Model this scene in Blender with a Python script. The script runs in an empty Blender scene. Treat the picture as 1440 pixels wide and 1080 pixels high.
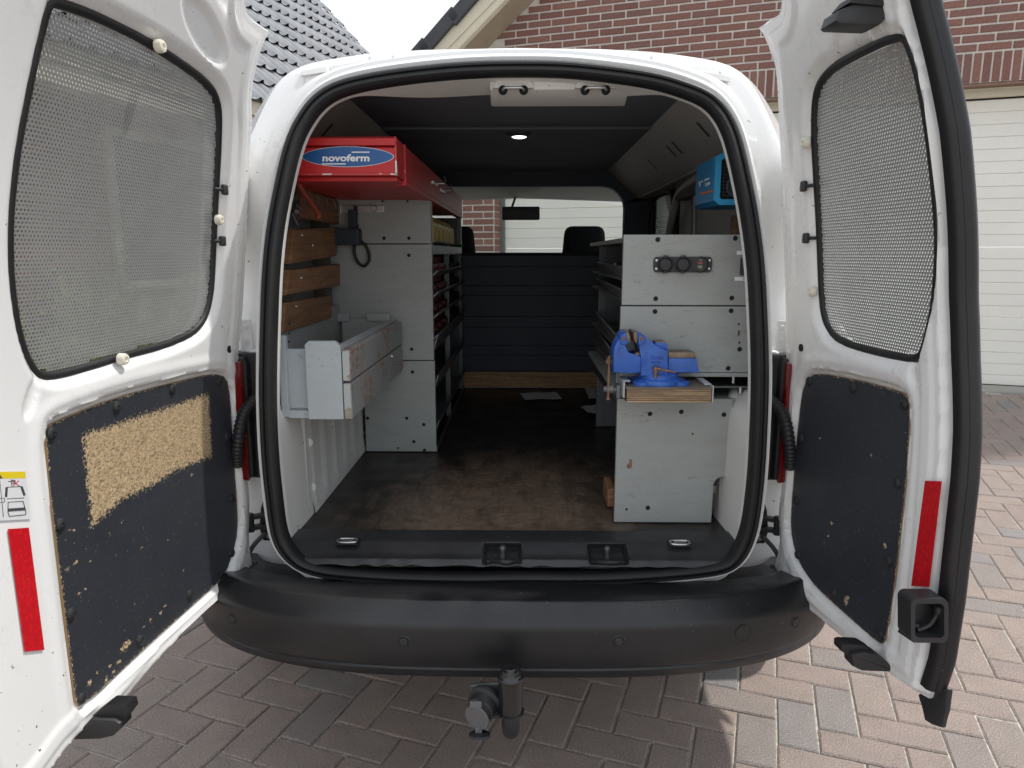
import bpy, bmesh, math, random
import numpy as np
from mathutils import Vector, Matrix, Euler

rad = math.radians
random.seed(7)
rng = np.random.RandomState(5)
sc = bpy.context.scene
COL = sc.collection

# ------------------------------------------------------------------ camera
FPX = 990.0
PITCH = rad(10.47)
YAW = rad(0.853)
CAM = Vector((0.022, -1.52, 1.23))
FWD = Vector((-math.sin(YAW) * math.cos(PITCH), math.cos(YAW) * math.cos(PITCH), -math.sin(PITCH)))
RGT = Vector((math.cos(YAW), math.sin(YAW), 0))
UPV = RGT.cross(FWD)
cd = bpy.data.cameras.new('camera')
cam = bpy.data.objects.new('camera', cd)
COL.objects.link(cam)
cam.matrix_world = Matrix(((RGT.x, UPV.x, -FWD.x, CAM.x), (RGT.y, UPV.y, -FWD.y, CAM.y), (RGT.z, UPV.z, -FWD.z, CAM.z), (0, 0, 0, 1)))
cd.sensor_width = 36.0
cd.lens = 36.0 * FPX / 1440.0
cd.clip_start = 0.02
cd.clip_end = 400
sc.camera = cam

# ------------------------------------------------------------------ light
SUN_EL, SUN_AZ = 62.0, 74.0            # azimuth measured from +Y towards +X
SKY_K = 0.115
world = bpy.data.worlds.new('World')
sc.world = world
world.use_nodes = True
wn = world.node_tree.nodes
wl = world.node_tree.links
wn.clear()
wo = wn.new('ShaderNodeOutputWorld')
bg = wn.new('ShaderNodeBackground')
sky = wn.new('ShaderNodeTexSky')
sky.sky_type = 'NISHITA'
sky.sun_disc = False
sky.sun_elevation = rad(SUN_EL)
sky.sun_rotation = rad(SUN_AZ)
tc = wn.new('ShaderNodeTexCoord')
mp = wn.new('ShaderNodeMapping')
mp.inputs['Scale'].default_value = (1.0, 1.0, 2.6)
nz = wn.new('ShaderNodeTexNoise')
nz.inputs['Scale'].default_value = 3.2
nz.inputs['Detail'].default_value = 9
nz.inputs['Roughness'].default_value = 0.55
nz.inputs['Distortion'].default_value = 0.6
cr = wn.new('ShaderNodeValToRGB')
cr.color_ramp.elements[0].position = 0.30
cr.color_ramp.elements[0].color = (3.6, 4.0, 4.6, 1)
cr.color_ramp.elements[1].position = 0.66
cr.color_ramp.elements[1].color = (7.4, 7.55, 7.7, 1)
cov = wn.new('ShaderNodeMixRGB')
cov.inputs[0].default_value = 0.88
wl.new(tc.outputs['Generated'], mp.inputs['Vector'])
wl.new(mp.outputs['Vector'], nz.inputs['Vector'])
wl.new(nz.outputs['Fac'], cr.inputs['Fac'])
wl.new(sky.outputs['Color'], cov.inputs[1])
wl.new(cr.outputs['Color'], cov.inputs[2])
wl.new(cov.outputs['Color'], bg.inputs['Color'])
bg.inputs['Strength'].default_value = SKY_K
wl.new(bg.outputs['Background'], wo.inputs['Surface'])

sl = bpy.data.lights.new('sun', 'SUN')
sl.energy = 2.0
sl.angle = rad(2.2)
sl.color = (1.0, 0.96, 0.9)
so = bpy.data.objects.new('sun', sl)
COL.objects.link(so)
sdir = Vector((math.sin(rad(SUN_AZ)) * math.cos(rad(SUN_EL)), math.cos(rad(SUN_AZ)) * math.cos(rad(SUN_EL)), math.sin(rad(SUN_EL))))
so.rotation_euler = sdir.to_track_quat('Z', 'Y').to_euler()
so.location = (3, 3, 8)
sc.view_settings.view_transform = 'Standard'
sc.view_settings.look = 'None'
sc.view_settings.exposure = 0.80
sc.view_settings.gamma = 1
sc.view_settings.use_curve_mapping = False
sc.render.engine = 'CYCLES'
sc.cycles.max_bounces = 10
sc.cycles.diffuse_bounces = 6
sc.cycles.transparent_max_bounces = 12
sc.cycles.use_denoising = True
sc.cycles.sample_clamp_indirect = 6.0

# ------------------------------------------------------------------ picture to place
def ray(px, py):
    return FWD + RGT * ((px - 720.0) / FPX) + UPV * ((540.0 - py) / FPX)
def onY(px, py, y):
    r = ray(px, py); t = (y - CAM.y) / r.y
    return CAM + r * t
def onX(px, py, x):
    r = ray(px, py); t = (x - CAM.x) / r.x
    return CAM + r * t
def onZ(px, py, z):
    r = ray(px, py); t = (z - CAM.z) / r.z
    return CAM + r * t
def onP(px, py, p0, n):
    r = ray(px, py); t = (Vector(p0) - CAM).dot(n) / r.dot(n)
    return CAM + r * t
def proj(p):
    d = Vector(p) - CAM
    z = d.dot(FWD)
    if z < 0.05: return None
    return (720 + FPX * d.dot(RGT) / z, 540 - FPX * d.dot(UPV) / z, z)
def lean(z):
    return 0.26 * max(0.0, z - 0.9) ** 2
def leanA(z):
    return 0.26 * np.maximum(0.0, z - 0.9) ** 2

# ------------------------------------------------------------------ materials
def mat(name, col, rough=0.5, metal=0.0, var=0.0, vscale=8.0, bump=0.0, bscale=60.0, spec=0.5, coat=0.0,
        specks=None, island=0.0, stretch=None, emis=None, trans=0.0, attr=None, attrcol=None, alpha=1.0, rvar=0.0):
    m = bpy.data.materials.new(name)
    m.use_nodes = True
    nt = m.node_tree; N = nt.nodes; L = nt.links
    b = N['Principled BSDF']
    b.inputs['Roughness'].default_value = rough
    b.inputs['Metallic'].default_value = metal
    b.inputs['Specular IOR Level'].default_value = spec
    b.inputs['Coat Weight'].default_value = coat
    b.inputs['Coat Roughness'].default_value = 0.08
    b.inputs['Transmission Weight'].default_value = trans
    t = N.new('ShaderNodeTexCoord')
    mpg = N.new('ShaderNodeMapping')
    if stretch: mpg.inputs['Scale'].default_value = stretch
    L.new(t.outputs['Object'], mpg.inputs['Vector'])
    vec = mpg.outputs['Vector']
    rgb = N.new('ShaderNodeRGB'); rgb.outputs[0].default_value = (*col, 1)
    cur = rgb.outputs[0]
    def noise(scale, detail=5, rough_=0.6, v=None):
        n = N.new('ShaderNodeTexNoise'); n.inputs['Scale'].default_value = scale
        n.inputs['Detail'].default_value = detail; n.inputs['Roughness'].default_value = rough_
        L.new(v or vec, n.inputs['Vector']); return n.outputs['Fac']
    def mr(x, a, b_, c, d):
        n = N.new('ShaderNodeMapRange'); n.inputs[1].default_value = a; n.inputs[2].default_value = b_
        n.inputs[3].default_value = c; n.inputs[4].default_value = d; L.new(x, n.inputs[0]); return n.outputs[0]
    def mathn(op, a, b_=None, cl=False):
        n = N.new('ShaderNodeMath'); n.operation = op; n.use_clamp = cl
        for i, v in ((0, a), (1, b_)):
            if v is None: continue
            if isinstance(v, (int, float)): n.inputs[i].default_value = v
            else: L.new(v, n.inputs[i])
        return n.outputs[0]
    def mix(f, a, b_, mode='MIX'):
        n = N.new('ShaderNodeMixRGB'); n.blend_type = mode
        for i, v in ((0, f), (1, a), (2, b_)):
            if isinstance(v, (int, float)): n.inputs[i].default_value = v
            elif isinstance(v, tuple): n.inputs[i].default_value = (*v, 1)
            else: L.new(v, n.inputs[i])
        return n.outputs[0]
    def vor(scale, v=None, feat='F1'):
        n = N.new('ShaderNodeTexVoronoi'); n.inputs['Scale'].default_value = scale; n.feature = feat
        L.new(v or vec, n.inputs['Vector']); return n.outputs['Distance']
    m['_'] = 0
    if var:
        f = mr(noise(vscale), 0.3, 0.7, 1 - var, 1 + var)
        cur = mix(1.0, cur, mix(1.0, (1.0, 1.0, 1.0), f, 'MULTIPLY'), 'MULTIPLY')
    if island:
        g = N.new('ShaderNodeNewGeometry'); oi = N.new('ShaderNodeObjectInfo')
        r = mathn('FRACT', mathn('MULTIPLY', mathn('ADD', g.outputs['Random Per Island'], oi.outputs['Random']), 7.31))
        f = mr(r, 0, 1, 1 - island, 1 + island)
        cur = mix(1.0, cur, mix(1.0, (1.0, 1.0, 1.0), f, 'MULTIPLY'), 'MULTIPLY')
    if specks:
        for (scol, sscale, thr, big) in specks:
            f = mathn('GREATER_THAN', noise(sscale, 3, 0.5), thr)
            if big:
                f = mathn('MULTIPLY', f, mr(noise(big, 2), 0.45, 0.6, 0, 1))
            cur = mix(f, cur, scol)
    ctx = dict(N=N, L=L, b=b, vec=vec, noise=noise, mr=mr, mathn=mathn, mix=mix, vor=vor, m=m)
    if attr:
        cur = attr(ctx, cur)
    L.new(cur, b.inputs['Base Color'])
    if rvar:
        L.new(mr(noise(vscale * 1.7), 0.3, 0.7, max(0.02, rough - rvar), min(1, rough + rvar)), b.inputs['Roughness'])
    if bump:
        bn = N.new('ShaderNodeBump'); bn.inputs['Strength'].default_value = 1.0
        bn.inputs['Distance'].default_value = bump
        L.new(noise(bscale, 4), bn.inputs['Height']); L.new(bn.outputs[0], b.inputs['Normal'])
    if emis:
        b.inputs['Emission Color'].default_value = (*emis[0], 1)
        b.inputs['Emission Strength'].default_value = emis[1]
    del m['_']
    return m

M = {}
DARKSPK = (0.12, 0.11, 0.1)
def grime(c, cur):
    N, L = c['N'], c['L']
    f = c['mathn']('MULTIPLY', c['mr'](c['noise'](45, 6, 0.75), 0.55, 0.70, 0, 1), c['mr'](c['noise'](5, 3), 0.50, 0.66, 0, 0.55))
    cur = c['mix'](f, cur, (0.36, 0.34, 0.31))
    mp2 = N.new('ShaderNodeMapping'); mp2.inputs['Scale'].default_value = (22, 22, 3); mp2.inputs['Rotation'].default_value = (0.5, 0.3, 0.0); L.new(c['vec'], mp2.inputs['Vector'])
    s = c['mathn']('MULTIPLY', c['mathn']('GREATER_THAN', c['noise'](3.5, 5, 0.6, mp2.outputs[0]), 0.715), c['mr'](c['noise'](4, 2), 0.48, 0.58, 0, 0.5))
    return c['mix'](s, cur, (0.30, 0.29, 0.28))
M['white'] = mat('white_paint', (0.80, 0.80, 0.79), 0.26, coat=0.45, var=0.02, vscale=3, specks=[(DARKSPK, 95, 0.72, 7)], rvar=0.06, attr=grime)
M['inner_white'] = mat('inner_white_paint', (0.70, 0.69, 0.66), 0.42, var=0.05, vscale=6, specks=[((0.2, 0.18, 0.15), 70, 0.70, 6)])
M['grey_metal'] = mat('grey_inner_metal', (0.36, 0.355, 0.34), 0.5, var=0.08, vscale=4)
M['rubber'] = mat('black_rubber', (0.011, 0.011, 0.012), 0.55, var=0.15, vscale=20, bump=0.0006, bscale=200)
M['edge_rubber'] = mat('edge_rubber', (0.009, 0.009, 0.011), 0.40, var=0.2, vscale=9, specks=[((0.16, 0.15, 0.14), 120, 0.76, 9)])
M['plastic'] = mat('black_plastic', (0.022, 0.022, 0.024), 0.48, var=0.12, vscale=12, bump=0.0003, bscale=500)
M['bumper'] = mat('bumper_plastic', (0.0125, 0.013, 0.0145), 0.36, var=0.22, vscale=7, bump=0.00022, bscale=700, specks=[((0.20, 0.19, 0.18), 130, 0.73, 6)], rvar=0.10)
M['sill'] = mat('sill_plastic', (0.026, 0.026, 0.028), 0.42, var=0.25, vscale=9, bump=0.0004, bscale=500, specks=[((0.22, 0.2, 0.18), 110, 0.72, 8)], rvar=0.12)
M['ceil'] = mat('dark_ceiling_lining', (0.135, 0.15, 0.175), 0.75, var=0.12, vscale=3)
M['black_blue'] = mat('dark_blue_black', (0.026, 0.034, 0.050), 0.6, var=0.15, vscale=4)
M['dark'] = mat('dark_fabric', (0.014, 0.015, 0.018), 0.9, bump=0.0006, bscale=300)
M['red'] = mat('red_enamel', (0.50, 0.018, 0.020), 0.45, var=0.08, vscale=6, specks=[((0.55, 0.5, 0.45), 60, 0.745, 4)])
M['logo_blue'] = mat('logo_blue', (0.018, 0.10, 0.30), 0.35)
M['logo_white'] = mat('logo_white', (0.80, 0.80, 0.80), 0.4)
M['steel'] = mat('zinc_steel', (0.55, 0.55, 0.54), 0.35, metal=1.0, var=0.1)
M['dark_steel'] = mat('dark_steel', (0.10, 0.10, 0.10), 0.45, metal=0.6, var=0.2)
M['mesh'] = mat('perforated_steel', (0.42, 0.42, 0.41), 0.42, metal=0.5, var=0.08, vscale=6)
M['grey_shelf'] = mat('shelf_grey_steel', (0.15, 0.155, 0.16), 0.42, metal=0.2, var=0.1)
def ply_scratch(c, cur):
    n1 = c['noise'](38, 6, 0.7)
    n2 = c['noise'](4.0, 2)
    f = c['mathn']('MULTIPLY', c['mr'](n1, 0.57, 0.70, 0, 1), c['mr'](n2, 0.44, 0.60, 0, 0.85))
    cur = c['mix'](f, cur, (0.19, 0.18, 0.165))
    cur = c['mix'](c['mr'](c['noise'](3.5, 6, 0.7), 0.46, 0.70, 0, 0.30), cur, (0.27, 0.245, 0.19))
    f2 = c['mathn']('GREATER_THAN', c['noise'](150, 2, 0.5), 0.745)
    return c['mix'](f2, cur, (0.05, 0.05, 0.05))
M['panel'] = mat('grey_painted_plywood', (0.325, 0.340, 0.330), 0.50, var=0.05, vscale=5, bump=0.0004, bscale=30, stretch=(1, 1, 3.0), attr=ply_scratch, rvar=0.08)
M['panel2'] = mat('blue_grey_painted_board', (0.42, 0.46, 0.48), 0.48, var=0.05, vscale=5, bump=0.0004, bscale=30, stretch=(1, 1, 1.5), attr=ply_scratch)
def rusty(c, cur):
    f = c['mathn']('MULTIPLY', c['mr'](c['noise'](60, 5, 0.7), 0.48, 0.58, 0, 1), c['mr'](c['noise'](7, 3), 0.50, 0.58, 0, 1))
    cur = c['mix'](f, cur, (0.30, 0.11, 0.035))
    return ply_scratch(c, cur)
M['panel_rust'] = mat('scuffed_grey_board', (0.36, 0.37, 0.36), 0.55, var=0.08, vscale=7, bump=0.0006, bscale=40, attr=rusty)
def woodgrain(c, cur):
    N, L = c['N'], c['L']
    mp2 = N.new('ShaderNodeMapping'); mp2.inputs['Scale'].default_value = (2.5, 2.5, 46); L.new(c['vec'], mp2.inputs['Vector'])
    mp3 = N.new('ShaderNodeMapping'); mp3.inputs['Scale'].default_value = (4, 4, 11); L.new(c['vec'], mp3.inputs['Vector'])
    a = c['noise'](2.0, 5, 0.65, mp2.outputs[0]); b_ = c['noise'](1.6, 4, 0.6, mp3.outputs[0])
    ring = c['mathn']('SINE', c['mathn']('MULTIPLY', b_, 70.0))
    cur = c['mix'](c['mr'](a, 0.4, 0.62, 0, 0.6), cur, (0.12, 0.055, 0.024))
    return c['mix'](c['mr'](ring, 0.1, 0.9, 0, 0.35), cur, (0.15, 0.07, 0.03))
M['wood'] = mat('worn_softwood', (0.33, 0.175, 0.085), 0.6, var=0.15, vscale=5, bump=0.0005, bscale=60, attr=woodgrain, island=0.12)
M['wood_pale'] = mat('pale_softwood', (0.42, 0.26, 0.12), 0.6, var=0.15, vscale=5, attr=woodgrain)
M['wood_dark'] = mat('weathered_wood', (0.10, 0.085, 0.07), 0.7, var=0.2, vscale=9)
M['ply_edge'] = mat('plywood_edge', (0.40, 0.27, 0.16), 0.7, var=0.35, vscale=30, stretch=(0.6, 1, 3), island=0.2)
M['ply_dark'] = mat('plywood_glue_line', (0.075, 0.05, 0.035), 0.75, var=0.3, vscale=30)
M['ply_top'] = mat('worn_bench_top', (0.16, 0.125, 0.10), 0.65, var=0.35, vscale=22, stretch=(0.6, 1, 1))
M['vise'] = mat('blue_vise_paint', (0.035, 0.125, 0.48), 0.36, var=0.16, vscale=30, bump=0.0010, bscale=130, specks=[((0.10, 0.10, 0.12), 140, 0.68, 16), ((0.16, 0.12, 0.10), 60, 0.70, 9)])
M['rust'] = mat('bare_rusted_steel', (0.22, 0.13, 0.09), 0.5, metal=0.55, var=0.3, vscale=60)
M['rust2'] = mat('worn_slide_steel', (0.20, 0.15, 0.11), 0.45, metal=0.5, var=0.3, vscale=60)
M['inv_blue'] = mat('inverter_blue', (0.015, 0.19, 0.40), 0.4, var=0.05)
M['inv_blue2'] = mat('inverter_light_blue', (0.035, 0.30, 0.55), 0.4)
M['orange'] = mat('orange_print', (0.60, 0.16, 0.04), 0.5)
M['yellow'] = mat('yellow_plastic', (0.55, 0.38, 0.02), 0.45)
M['bin_red'] = mat('dull_red_plastic', (0.16, 0.016, 0.016), 0.5)
M['lens'] = mat('red_lamp_lens', (0.17, 0.004, 0.006), 0.12, coat=0.6)
M['cap_white'] = mat('cream_plug', (0.72, 0.69, 0.58), 0.4)
M['paper'] = mat('paper', (0.74, 0.74, 0.72), 0.8)
M['hose'] = mat('red_hose', (0.42, 0.07, 0.05), 0.5)
M['label_yellow'] = mat('sticker_yellow', (0.72, 0.55, 0.02), 0.4)
M['label_white'] = mat('sticker_white', (0.66, 0.67, 0.68), 0.4)
M['ink'] = mat('sticker_ink', (0.06, 0.06, 0.07), 0.5)
M['ink_red'] = mat('sticker_red', (0.5, 0.03, 0.04), 0.5)
def hexref(c, cur):
    d = c['vor'](150)
    return c['mix'](c['mr'](d, 0.25, 0.5, 0, 0.35), cur, (0.30, 0.004, 0.008))
M['reflector'] = mat('red_reflective_tape', (0.62, 0.012, 0.020), 0.25, coat=0.3, attr=hexref)
M['lamp'] = mat('lit_lamp', (0.8, 0.8, 0.8), 0.3, emis=((1.0, 1.0, 1.0), 3.0))
def glassmat(name, tint, ro=0.0, k=0.9):
    m = bpy.data.materials.new(name); m.use_nodes = True
    N = m.node_tree.nodes; L = m.node_tree.links
    for n in list(N):
        if n.type != 'OUTPUT_MATERIAL': N.remove(n)
    out = [n for n in N if n.type == 'OUTPUT_MATERIAL'][0]
    tr = N.new('ShaderNodeBsdfTransparent'); tr.inputs[0].default_value = (*tint, 1)
    gl = N.new('ShaderNodeBsdfGlossy'); gl.inputs['Roughness'].default_value = ro
    lw = N.new('ShaderNodeLayerWeight'); lw.inputs[0].default_value = 0.5
    pw = N.new('ShaderNodeMath'); pw.operation = 'POWER'; pw.inputs[1].default_value = 4.0; L.new(lw.outputs['Facing'], pw.inputs[0])
    fr = N.new('ShaderNodeMapRange'); fr.inputs[3].default_value = 0.045; fr.inputs[4].default_value = 0.8; L.new(pw.outputs[0], fr.inputs[0])
    mx = N.new('ShaderNodeMixShader')
    L.new(fr.outputs[0], mx.inputs[0]); L.new(tr.outputs[0], mx.inputs[1]); L.new(gl.outputs[0], mx.inputs[2])
    L.new(mx.outputs[0], out.inputs[0])
    return m
M['glass'] = glassmat('tinted_glass', (0.93, 0.97, 0.94))
M['rear_glass'] = glassmat('rear_window_glass', (0.72, 0.76, 0.74))
def board_wear(c, cur):
    N, L = c['N'], c['L']
    a = N.new('ShaderNodeAttribute'); a.attribute_name = 'wear'
    n1 = c['noise'](230, 4, 0.75); n2 = c['noise'](90, 4, 0.7)
    f = c['mathn']('ADD', a.outputs['Fac'], c['mr'](n1, 0.3, 0.7, -0.55, 0.55))
    f = c['mr'](f, 0.42, 0.58, 0, 1)
    fib = c['mix'](c['mr'](n1, 0.35, 0.65, 0, 1), (0.34, 0.245, 0.135), (0.64, 0.485, 0.30))
    mpf = N.new('ShaderNodeMapping'); mpf.inputs['Scale'].default_value = (1, 1, 2.2); mpf.inputs['Rotation'].default_value = (0.7, 0, 0); L.new(c['vec'], mpf.inputs['Vector'])
    fl = c['mr'](c['noise'](150, 5, 0.8, mpf.outputs[0]), 0.50, 0.58, 0, 0.8)
    fib = c['mix'](fl, fib, (0.10, 0.075, 0.055))
    cur = c['mix'](f, cur, fib)
    f3 = c['mathn']('MULTIPLY', c['mathn']('GREATER_THAN', c['noise'](70, 4, 0.6), 0.67), c['mathn']('GREATER_THAN', c['noise'](5.5, 3), 0.65))
    cur = c['mix'](f3, cur, (0.50, 0.36, 0.2))
    # fine scratches
    mp2 = N.new('ShaderNodeMapping'); mp2.inputs['Scale'].default_value = (30, 18, 2.2); mp2.inputs['Rotation'].default_value = (0.4, 0.2, 0.3)
    L.new(c['vec'], mp2.inputs['Vector'])
    s = c['noise'](3.0, 5, 0.6, mp2.outputs[0])
    f4 = c['mathn']('MULTIPLY', c['mathn']('GREATER_THAN', s, 0.735), 0.5)
    return c['mix'](f4, cur, (0.28, 0.28, 0.28))
M['board'] = mat('dark_coated_plywood', (0.030, 0.034, 0.042), 0.42, var=0.10, vscale=5, bump=0.0002, bscale=400, attr=board_wear, rvar=0.06)
M['board_edge'] = mat('raw_plywood_edge', (0.35, 0.24, 0.12), 0.8)
def floor_wear(c, cur):
    N, L = c['N'], c['L']
    a = N.new('ShaderNodeAttribute'); a.attribute_name = 'wear'
    mp2 = N.new('ShaderNodeMapping'); mp2.inputs['Scale'].default_value = (6, 1.2, 1); L.new(c['vec'], mp2.inputs['Vector'])
    n1 = c['noise'](16, 5, 0.65); n2 = c['noise'](5, 6, 0.75, mp2.outputs[0])
    f = c['mathn']('ADD', a.outputs['Fac'], c['mr'](n1, 0.3, 0.7, -0.22, 0.22))
    f = c['mathn']('ADD', f, c['mr'](n2, 0.3, 0.7, -0.34, 0.34))
    f = c['mr'](f, 0.15, 1.15, 0, 0.95)
    cur = c['mix'](f, cur, c['mix'](c['mr'](c['noise'](45, 8, 0.75), 0.36, 0.66, 0, 1), (0.14, 0.098, 0.070), (0.27, 0.195, 0.138)))
    f2 = c['mathn']('MULTIPLY', c['mathn']('GREATER_THAN', c['noise'](150, 3, 0.6), 0.675), c['mathn']('ADD', a.outputs['Fac'], 0.15, True))
    cur = c['mix'](f2, cur, (0.42, 0.32, 0.20))
    mp3 = N.new('ShaderNodeMapping'); mp3.inputs['Scale'].default_value = (24, 3, 1); mp3.inputs['Rotation'].default_value = (0, 0, 0.5)
    L.new(c['vec'], mp3.inputs['Vector'])
    f4 = c['mathn']('MULTIPLY', c['mathn']('GREATER_THAN', c['noise'](3.2, 5, 0.6, mp3.outputs[0]), 0.675), 0.45)
    return c['mix'](f4, cur, (0.26, 0.21, 0.16))
M['floor'] = mat('coated_plywood_floor', (0.022, 0.018, 0.016), 0.42, var=0.25, vscale=6, bump=0.0005, bscale=90, attr=floor_wear, rvar=0.12)

def colr(c, ramp, scale_island=True):
    N, L = c['N'], c['L']
    g = N.new('ShaderNodeNewGeometry'); oi = N.new('ShaderNodeObjectInfo')
    r = c['mathn']('FRACT', c['mathn']('MULTIPLY', c['mathn']('ADD', g.outputs['Random Per Island'], oi.outputs['Random']), 7.31))
    cr_ = N.new('ShaderNodeValToRGB'); L.new(r, cr_.inputs[0])
    el = cr_.color_ramp.elements
    el[0].position = ramp[0][0]; el[0].color = (*ramp[0][1], 1)
    el[1].position = ramp[-1][0]; el[1].color = (*ramp[-1][1], 1)
    for p, q in ramp[1:-1]:
        e = el.new(p); e.color = (*q, 1)
    return cr_.outputs[0]
def paver_col(c, cur):
    base = colr(c, [(0.0, (0.270, 0.215, 0.190)), (0.3, (0.298, 0.238, 0.204)), (0.5, (0.262, 0.206, 0.186)), (0.72, (0.285, 0.232, 0.200)), (0.90, (0.240, 0.208, 0.192)), (1.0, (0.225, 0.216, 0.212))])
    g = c['mr'](c['noise'](260, 5, 0.8), 0.36, 0.64, 0.48, 1.55)
    base = c['mix'](1.0, base, c['mix'](1.0, (1.0, 1.0, 1.0), g, 'MULTIPLY'), 'MULTIPLY')
    base = c['mix'](c['mr'](c['noise'](9, 6, 0.75), 0.42, 0.72, 0, 0.5), base, (0.15, 0.125, 0.112))
    base = c['mix'](c['mr'](c['noise'](4, 6, 0.75), 0.52, 0.72, 0, 0.45), base, (0.36, 0.33, 0.30))
    f = c['mathn']('GREATER_THAN', c['noise'](330, 2, 0.5), 0.68)
    return c['mix'](f, base, (0.45, 0.42, 0.38))
M['paver'] = mat('concrete_paver', (0.2, 0.15, 0.12), 0.85, bump=0.0022, bscale=300, attr=paver_col)
M['sand'] = mat('joint_sand', (0.44, 0.41, 0.36), 0.95, var=0.45, vscale=60, bump=0.003, bscale=150, specks=[((0.5, 0.47, 0.42), 180, 0.6, 0)])
def brick_col(c, cur):
    base = colr(c, [(0.0, (0.215, 0.098, 0.078)), (0.3, (0.255, 0.130, 0.100)), (0.5, (0.190, 0.088, 0.072)), (0.75, (0.235, 0.120, 0.098)), (1.0, (0.185, 0.098, 0.085))])
    g = c['mr'](c['noise'](70, 5, 0.7), 0.3, 0.7, 0.7, 1.3)
    return c['mix'](1.0, base, c['mix'](1.0, (1.0, 1.0, 1.0), g, 'MULTIPLY'), 'MULTIPLY')
M['brick'] = mat('red_brown_brick', (0.2, 0.09, 0.07), 0.9, bump=0.003, bscale=90, attr=brick_col)
M['mortar'] = mat('pale_mortar', (0.60, 0.56, 0.50), 0.95, var=0.12, vscale=15, bump=0.002, bscale=120)
M['cream'] = mat('cream_paint', (0.68, 0.62, 0.48), 0.5, var=0.05, vscale=3, bump=0.0005, bscale=90)
M['soffit'] = mat('beige_soffit_boards', (0.44, 0.37, 0.27), 0.6, var=0.10, vscale=6)
M['garage'] = mat('cream_garage_door', (0.82, 0.80, 0.73), 0.45, var=0.03, vscale=3, bump=0.0004, bscale=200)
M['gframe'] = mat('grey_door_frame', (0.16, 0.17, 0.165), 0.5)
M['roof_dark'] = mat('dark_roof_tile', (0.055, 0.056, 0.062), 0.6, var=0.15, vscale=9, bump=0.001, bscale=100)
M['tile'] = mat('glazed_grey_tile', (0.23, 0.235, 0.245), 0.30, var=0.12, vscale=6, island=0.16, spec=0.7)
M['under'] = mat('roof_underlay', (0.012, 0.012, 0.014), 0.9)
M['concrete'] = mat('concrete', (0.33, 0.32, 0.29), 0.9, var=0.1, bump=0.001, bscale=90)
M['hedge'] = mat('hedge_leaf', (0.16, 0.17, 0.035), 0.6, island=0.45)
M['twig'] = mat('twig', (0.08, 0.06, 0.04), 0.8)

# ------------------------------------------------------------------ object helpers
def tag(o, label=None, cat=None, group=None, kind=None):
    if label: o['label'] = label
    if cat: o['category'] = cat
    if group: o['group'] = group
    if kind: o['kind'] = kind
    return o
def thing(name, loc, label, cat, group=None):
    o = bpy.data.objects.new(name, None)
    o.location = loc
    o.empty_display_size = 0.1
    COL.objects.link(o)
    return tag(o, label, cat, group)
def wmat(o):
    m = Matrix.Translation(o.location) @ o.rotation_euler.to_matrix().to_4x4()
    p = o.parent
    return (wmat(p) @ o.matrix_parent_inverse @ m) if p else m
def parent(o, p):
    if p is not None:
        o.parent = p
        o.matrix_parent_inverse = wmat(p).inverted()
def link(name, me, m, p=None, smooth=False, auto=None):
    ms = m if isinstance(m, (list, tuple)) else [m]
    for x in ms: me.materials.append(x)
    if smooth:
        me.shade_smooth()
        if auto: me.set_sharp_from_angle(angle=rad(auto))
    o = bpy.data.objects.new(name, me)
    COL.objects.link(o)
    parent(o, p)
    return o
def pyd(name, V, F, m, p=None, smooth=False, auto=None, fix=True, midx=None):
    me = bpy.data.meshes.new(name)
    me.from_pydata([tuple(v) for v in V], [], [tuple(int(i) for i in f) for f in F])
    if midx is not None:
        me.polygons.foreach_set('material_index', midx)
    if fix:
        bm = bmesh.new(); bm.from_mesh(me)
        bmesh.ops.recalc_face_normals(bm, faces=bm.faces); bm.to_mesh(me); bm.free()
    me.update()
    return link(name, me, m, p, smooth, auto)

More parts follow.
